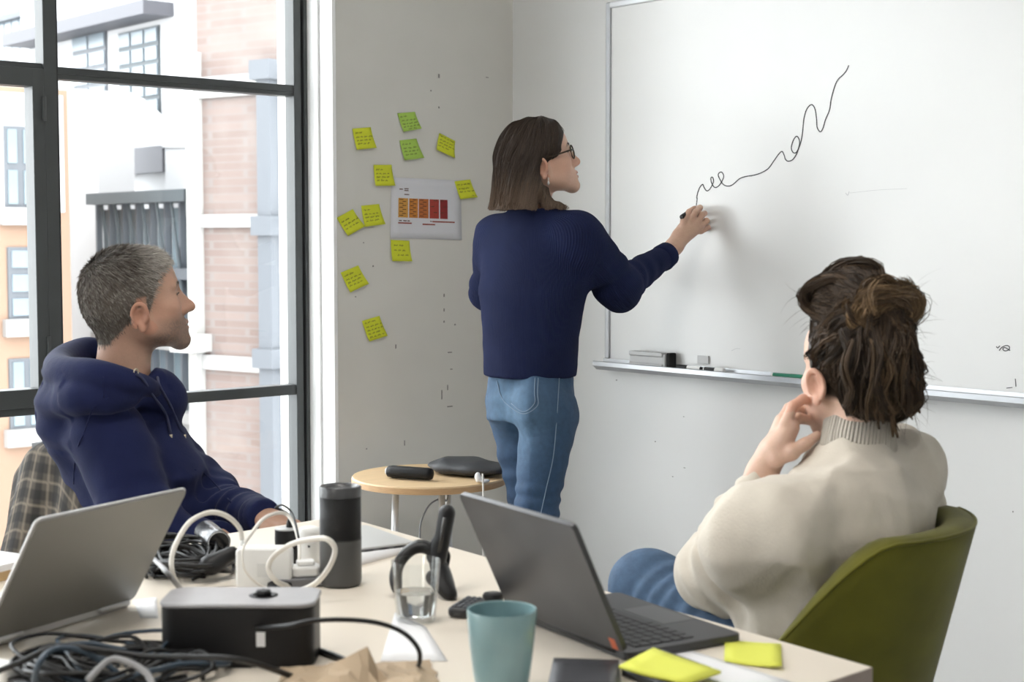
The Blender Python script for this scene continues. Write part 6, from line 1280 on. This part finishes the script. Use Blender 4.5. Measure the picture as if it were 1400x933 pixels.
finger(F, [P(1062, 628, 2.63), P(1082, 620, 2.625), P(1100, 608, 2.635), P(1117, 596, 2.645)], 0.0135, 0.0085, 0.008)            # thumb
# right hand, out of sight in the lap
u_ = unit(yR-xR); F.cap(yR, yR+u_*0.07, 0.026, 0.025, 0.02)
for o_ in (-0.026, -0.009, 0.009, 0.026): b_ = yR + u_*0.085 + np.array([0, 0, o_]); finger(F, [yR+u_*0.05+np.array([0, 0, o_*0.7]), b_, b_+u_*0.03-sf*0.01, b_+u_*0.045-sf*0.03], 0.0105, 0.0075)
finger(F, [yR+[0, 0, 0.02], yR+u_*0.04+[0, 0, 0.045], yR+u_*0.08+[0, 0, 0.05]], 0.0115, 0.009)
F.cut((0, 0, 0.004), (0, 0, -1))
body, V, Fc = F.build('body', m_skin, sea)
shp = lambda q: np.clip((q[:, 2]+0.045+q[:, 1]*-0.2)/0.01, 0, 1)*(q[:, 1] < 0.03)*((np.abs(q) < 0.16).all(1))*(~((np.abs(q[:, 0]) > 0.074) & (q[:, 2] < 0.012)))
set_color(body, skin_color(V, SO, SR_, SS, (0.60, 0.40, 0.31), (0.46, 0.22, 0.19), (0.03, 0.02, 0.015), shp, 0.0, (0.06, 0.04, 0.03)))
# jumper
m_cream = mat('cream_fleece_knit', (0.56, 0.51, 0.44), 0.9, noise=0.05, nscale=30, bump=0.22, bscale=220, spec=0.2, sheen=0.1); m_collar = mat('cream_rib_knit', (0.56, 0.51, 0.44), 0.9, bump=0.1, bscale=250); rib_bump(m_collar, 1.0, 0.8, 0.004)
lo2 = lo.copy(); hi2 = hi.copy(); lo2[2] = pel[2]-0.10; hi2[2] = nk[2]+0.05
F = Field(lo2, hi2, 0.0052)
F.loft([(pel-[0, 0, 0.03], 0.170, 0.145), (pel+[0, 0, 0.05], 0.178, 0.148), (mid_, 0.172, 0.135), (mid_*0.5+shc*0.5, 0.180, 0.130), (shc-[0, 0, 0.01], 0.168, 0.112), (shc+[0, 0, 0.040], 0.110, 0.088)], sr, sf, 0.045)
F.cap(qL, xL, 0.082, 0.070, 0.06); F.cap(xL, yL, 0.066, 0.036, 0.03); F.cap(qR, xR, 0.072, 0.066, 0.05); F.cap(xR, yR, 0.062, 0.045, 0.03)
F.ell(P(1020, 745, 2.55), (0.085, 0.075, 0.085), None, 0.06); F.ell(P(1232, 610, 2.80), (0.05, 0.05, 0.045), None, 0.04)
for a_, b_, am, lam, t0, t1, rd, sd in ((qL, xL, 0.004, 0.08, 0.45, 1.1, 0.13, 61), (xL, yL, 0.004, 0.045, 0.15, 0.95, 0.10, 62), (qR, xR, 0.003, 0.06, 0.2, 1.0, 0.12, 63)):
    fn, l_, h_ = bone_folds(a_, b_, am, lam, t0, t1, rd, sd); F.bump(fn, l_, h_)
F.cap(P(1167, 685, 2.605), P(1171, 630, 2.622), 0.100, 0.064, 0.08); F.bump(crumple(0.014, 42, 71)); F.bump(crumple(0.005, 85, 72))
F.cut_near(yL + unit(yL-xL)*0.006, yL-xL, 0.052)
jm, V, Fc = F.build('jumper', m_cream, sea)
# turtleneck collar
ctop = P(1178, 574, 2.655); cbot = P(1170, 628, 2.625); ax_ = unit(ctop-cbot); N = 96; v = []; rb = []
prof = [(-0.25, 0.062), (0.05, 0.0665), (0.30, 0.066), (0.6, 0.0635), (0.85, 0.0630), (0.96, 0.0625), (1.0, 0.0605), (0.97, 0.0580), (0.6, 0.0575)]
u_ = unit(np.cross(ax_, sf)); w_ = np.cross(ax_, u_); Hc = np.linalg.norm(ctop-cbot)
for t_, r_ in prof:
    for i in range(N): a = 2*math.pi*i/N; v.append(cbot + ax_*Hc*t_ + (u_*math.cos(a) + w_*math.sin(a)*1.02)*r_*(1+0.015*math.sin(a*3+t_*4))); rb.append(a*64)
f = [(j*N+i, j*N+(i+1) % N, (j+1)*N+(i+1) % N, (j+1)*N+i) for j in range(len(prof)-1) for i in range(N)]
co = MB().add(v, f).build('turtleneck', m_collar, jm, smooth=True); set_float(co, [64*2*math.pi*(i % N)/N for i in range(len(v))], 'rib')
# jeans
F = Field(np.array([lo[0], lo[1], 0.02]), np.array([hi[0], hi[1], pel[2]+0.20]), 0.007)
F.ell(pel, (0.185, 0.165, 0.11), np.stack([sr, sf, [0, 0, 1]], 1), 0.03); F.cap(hA, kA, 0.098, 0.072, 0.03); F.cap(kA, aA+[0, 0, 0.06], 0.068, 0.056, 0.03); F.cap(hB, kB, 0.098, 0.072, 0.03); F.cap(kB, aB+[0, 0, 0.06], 0.068, 0.056, 0.03)
fn, l_, h_ = bone_folds(hA, kA, 0.004, 0.05, 0.4, 1.0, 0.13, 81); F.bump(fn, l_, h_); F.bump(crumple(0.005, 40, 82)); jn, V, Fc = F.build('jeans', m_jean, sea); set_color(jn, np.tile([0.050, 0.095, 0.17], (len(V), 1)))
for a_ in (aA, aB):
    F = Field(a_-[0.2, 0.2, 0.12], a_+[0.2, 0.25, 0.06], 0.007); F.cap(a_-[0, 0, 0.03]-azv(80)*0.03, a_+azv(80)*0.13-[0, 0, 0.05], 0.046, 0.040, 0.03); F.cap(a_, a_-[0, 0, 0.03], 0.046, 0.05, 0.02); F.cut((0, 0, 0.002), (0, 0, -1)); F.build('shoe', m_shoe, sea)
# hair: swept up from the nape into a loose bun, with falling locks
Sq = lambda x, y, z: SO + SR_ @ (np.array([x, y, z])*SS)
F = Field(SO-0.24, SO+0.26, 0.0045)
E_ = lambda c, r, k, mode='u': F.ell(Sq(*c), tuple(q*SS for q in r), SR_, k, mode)
E_((0, -0.022, 0.035), (0.086, 0.105, 0.098), 0.01); E_((0, -0.062, -0.02), (0.066, 0.056, 0.066), 0.03); E_((0.045, -0.055, -0.025), (0.045, 0.055, 0.070), 0.03)
E_((0.0, 0.112, -0.010), (0.082, 0.080, 0.090), 0.01, 's'); E_((-0.085, 0.015, -0.055), (0.035, 0.048, 0.050), 0.01, 's')
E_((0.010, -0.050, 0.125), (0.066, 0.060, 0.048), 0.03); F.ell(P(1126, 415, 2.63), (0.030, 0.030, 0.030), None, 0.03); F.ell(P(1165, 388, 2.63), (0.045, 0.045, 0.030), None, 0.03); F.ell(P(1215, 430, 2.62), (0.04, 0.04, 0.05), None, 0.03); F.ell(P(1228, 490, 2.61), (0.028, 0.03, 0.06), None, 0.03)
F.bump(crumple(0.008, 60, 91)); F.bump(crumple(0.004, 150, 92)); hv, V, Fc = F.build('hair', m_hair, sea)
hd1, hd2, hd3 = np.array([0.016, 0.011, 0.008]), np.array([0.075, 0.048, 0.030]), np.array([0.26, 0.165, 0.088])
set_color(hv, np.tile(hd1*1.2, (len(V), 1)))
g3 = np.random.default_rng(44)
outp, outc = [], []
def lock(pts, r, colr): clump(outp, outc, pts, r*1.25, int(14 + r*3500), colr, g3)
bun = Sq(0.008, -0.092, 0.112)
def hcol(): 
    r = g3.random(); return hd1*(1-r) + hd2*r
def on_hair(a, b, z): # point on the hair cap in direction (angle around, height)
    return F.project(Sq(0.10*math.sin(a), -0.022-0.12*math.cos(a), z)[None, :]*1.0, 0.003)
# strands swept from the hairline up to the bun
for i in range(120):
    a = g3.uniform(-2.0, 2.0); z = g3.uniform(-0.085, 0.02) if abs(a) < 1.3 else g3.uniform(-0.02, 0.09)
    if math.sin(a) < -0.45 and z < 0.015: continue
    p0 = Sq(0.085*math.sin(a), -0.022-0.10*math.cos(a), z); tgt = bun + SR_ @ (g3.normal(size=3)*0.018); pts = []
    for k in range(6):
        q = p0*(1-k/5) + tgt*(k/5); q = F.project(F.project(q[None, :], 0.003), 0.003)[0]; pts.append(q + g3.normal(size=3)*0.0045)
    lock(pts, g3.uniform(0.005, 0.011), hcol()*g3.uniform(0.8, 1.5))
# bun: loops around its middle
for i in range(60):
    ph = g3.uniform(0, 6.28); rr = g3.uniform(0.022, 0.050); tilt = g3.normal(size=3)*0.35; ax1 = unit(SR_[:, 0]+tilt*0.5); ax2 = unit(SR_[:, 2]*0.8 - SR_[:, 1]*0.5 + g3.normal(size=3)*0.3); o_ = bun + SR_ @ np.array([g3.normal()*0.010, -0.012*g3.random(), g3.normal()*0.012])
    arc = g3.uniform(1.8, 4.6); pts = [o_ + ax1*rr*math.cos(ph+arc*k/5)*1.15 + ax2*rr*math.sin(ph+arc*k/5)*0.75 for k in range(6)]
    t_ = g3.random(); lock(pts, g3.uniform(0.005, 0.010), (hd2*(1-t_) + hd3*t_)*g3.uniform(0.6, 1.1))
# loose curls down the back and the right side
falls = [((1128, 455, 2.58), (1138, 490, 2.55), (1130, 520, 2.555), (1140, 548, 2.57)), ((1150, 450, 2.56), (1160, 490, 2.53), (1150, 525, 2.54), (1158, 562, 2.56)), ((1185, 440, 2.56), (1192, 480, 2.53), (1182, 520, 2.53), (1190, 560, 2.55)), ((1205, 430, 2.58), (1222, 470, 2.55), (1214, 515, 2.55), (1205, 560, 2.57)), ((1215, 415, 2.60), (1240, 440, 2.58), (1246, 490, 2.58), (1232, 545, 2.59)), ((1210, 405, 2.62), (1238, 420, 2.61), (1250, 465, 2.61), (1244, 515, 2.62), (1252, 545, 2.62)), ((1225, 430, 2.62), (1248, 470, 2.62), (1240, 520, 2.62), (1258, 560, 2.62)), ((1220, 480, 2.60), (1228, 520, 2.58), (1222, 560, 2.58), (1228, 585, 2.59)), ((1112, 470, 2.61), (1120, 500, 2.59), (1112, 525, 2.60), (1122, 545, 2.60)), ((1170, 470, 2.545), (1166, 505, 2.53), (1176, 540, 2.54), (1170, 566, 2.56)), ((1198, 470, 2.54), (1208, 510, 2.53), (1200, 545, 2.545), (1210, 570, 2.56)), ((1142, 480, 2.555), (1126, 505, 2.56), (1132, 535, 2.565), (1150, 545, 2.56))]
for fl in falls:
    if fl[0][0] < 1145: continue
    for k in range(14 if fl[0][0] > 1195 else 3):
        o_ = g3.normal(size=3)*(np.array([6, 4, 0.012]) if fl[0][0] < 1208 else np.array([10, 7, 0.02])); o_[0] = min(o_[0], -1.0) if fl[0][0] >= 1208 else o_[0]; pts = [P(x+o_[0]*(1+j*0.5)+g3.normal()*2.5, y+o_[1]+g3.normal()*3, d_+o_[2]*0.6) for j, (x, y, d_) in enumerate(fl)]; t_ = g3.random()**2; lock(pts, g3.uniform(0.0015, 0.006) if fl[0][0] < 1208 else g3.uniform(0.0008, 0.0028), hd1*(1-t_)*1.5 + hd2*t_ + (hd3*0.35*g3.random() if fl[0][0] > 1195 else 0))
# side puff above the left ear, and the top
for k in range(14):
    pts = [P(x+g3.normal()*3, y+g3.normal()*3, d_+g3.normal()*0.008) for x, y, d_ in ((1130, 440, 2.62), (1108, 425, 2.63), (1098, 405, 2.63), (1110, 388, 2.63), (1140, 378, 2.62), (1165, 390, 2.60))]; lock(pts, g3.uniform(0.003, 0.007), hcol()*1.3)
for k in range(16):
    pts = [P(x+g3.normal()*4, y+g3.normal()*3, d_+g3.normal()*0.01) for x, y, d_ in ((1118, 400, 2.64), (1135, 372, 2.64), (1165, 360, 2.63), (1192, 366, 2.62), (1206, 388, 2.60), (1212, 415, 2.59))]; lock(pts, g3.uniform(0.004, 0.008), hcol()*1.1)
build_clumps('hair_locks', outp, outc, 0.0017, sea, g3)
# fine flyaway strands
fly = []
for k in range(550):
    a = g3.uniform(0, 6.28); z = g3.uniform(-0.07, 0.16); c0 = F.project(F.project(F.project(F.project(Sq(0.085*math.sin(a), -0.022-0.10*math.cos(a), z)[None, :], 0.002), 0.002), 0.002), 0.004)[0]; tl = SR_.T @ (c0-SO)
    if tl[1] > 0.02 or (tl[0] < -0.03 and tl[2] < 0.06 and tl[1] > -0.075): continue
    d_ = unit(g3.normal(size=3)*0.6 + (c0-SO)*3 + np.array([0, 0, -0.3])); L = g3.uniform(0.02, 0.07); cur = g3.normal(size=3)*0.5; pts = [c0]
    for j in range(7): d_ = unit(d_ + cur*0.18 + np.array([0, 0, -0.10])); pts.append(pts[-1] + d_*L/7)
    fly.append(pts)
fly = np.array(fly); ribbons('flyaway_hair', fly, 0.0006, lambda q, i, t: hd2[None, :]*(0.6+0.9*np.random.default_rng(3).random(int(i.max())+1)[i])[:, None], sea, g3)
# fine sheen strands over the cap
roots, nrm = surf_samples(V, Fc, 5000, (to_local(V, SO, SR_, SS)[:, 1] < 0.03), 77); p = roots.copy(); pts = []; J = g3.normal(size=p.shape)*0.25
for k in range(6):
    pts.append(p.copy()); n_ = F.grad(p); d_ = (bun - p); d_ /= np.linalg.norm(d_, axis=1, keepdims=True); d_ = d_ + J; d_ -= n_*(d_*n_).sum(1, keepdims=True); d_ /= np.linalg.norm(d_, axis=1, keepdims=True)+1e-9; p = F.project(p + d_*0.009, 0.0015) + n_*0.0006
ribbons('hair_strands', np.stack(pts, 1), 0.0014, lambda q, i, t: (hd1*0.8 + hd2*np.random.default_rng(6).random(int(i.max())+1)[i][:, None]), sea, g3)
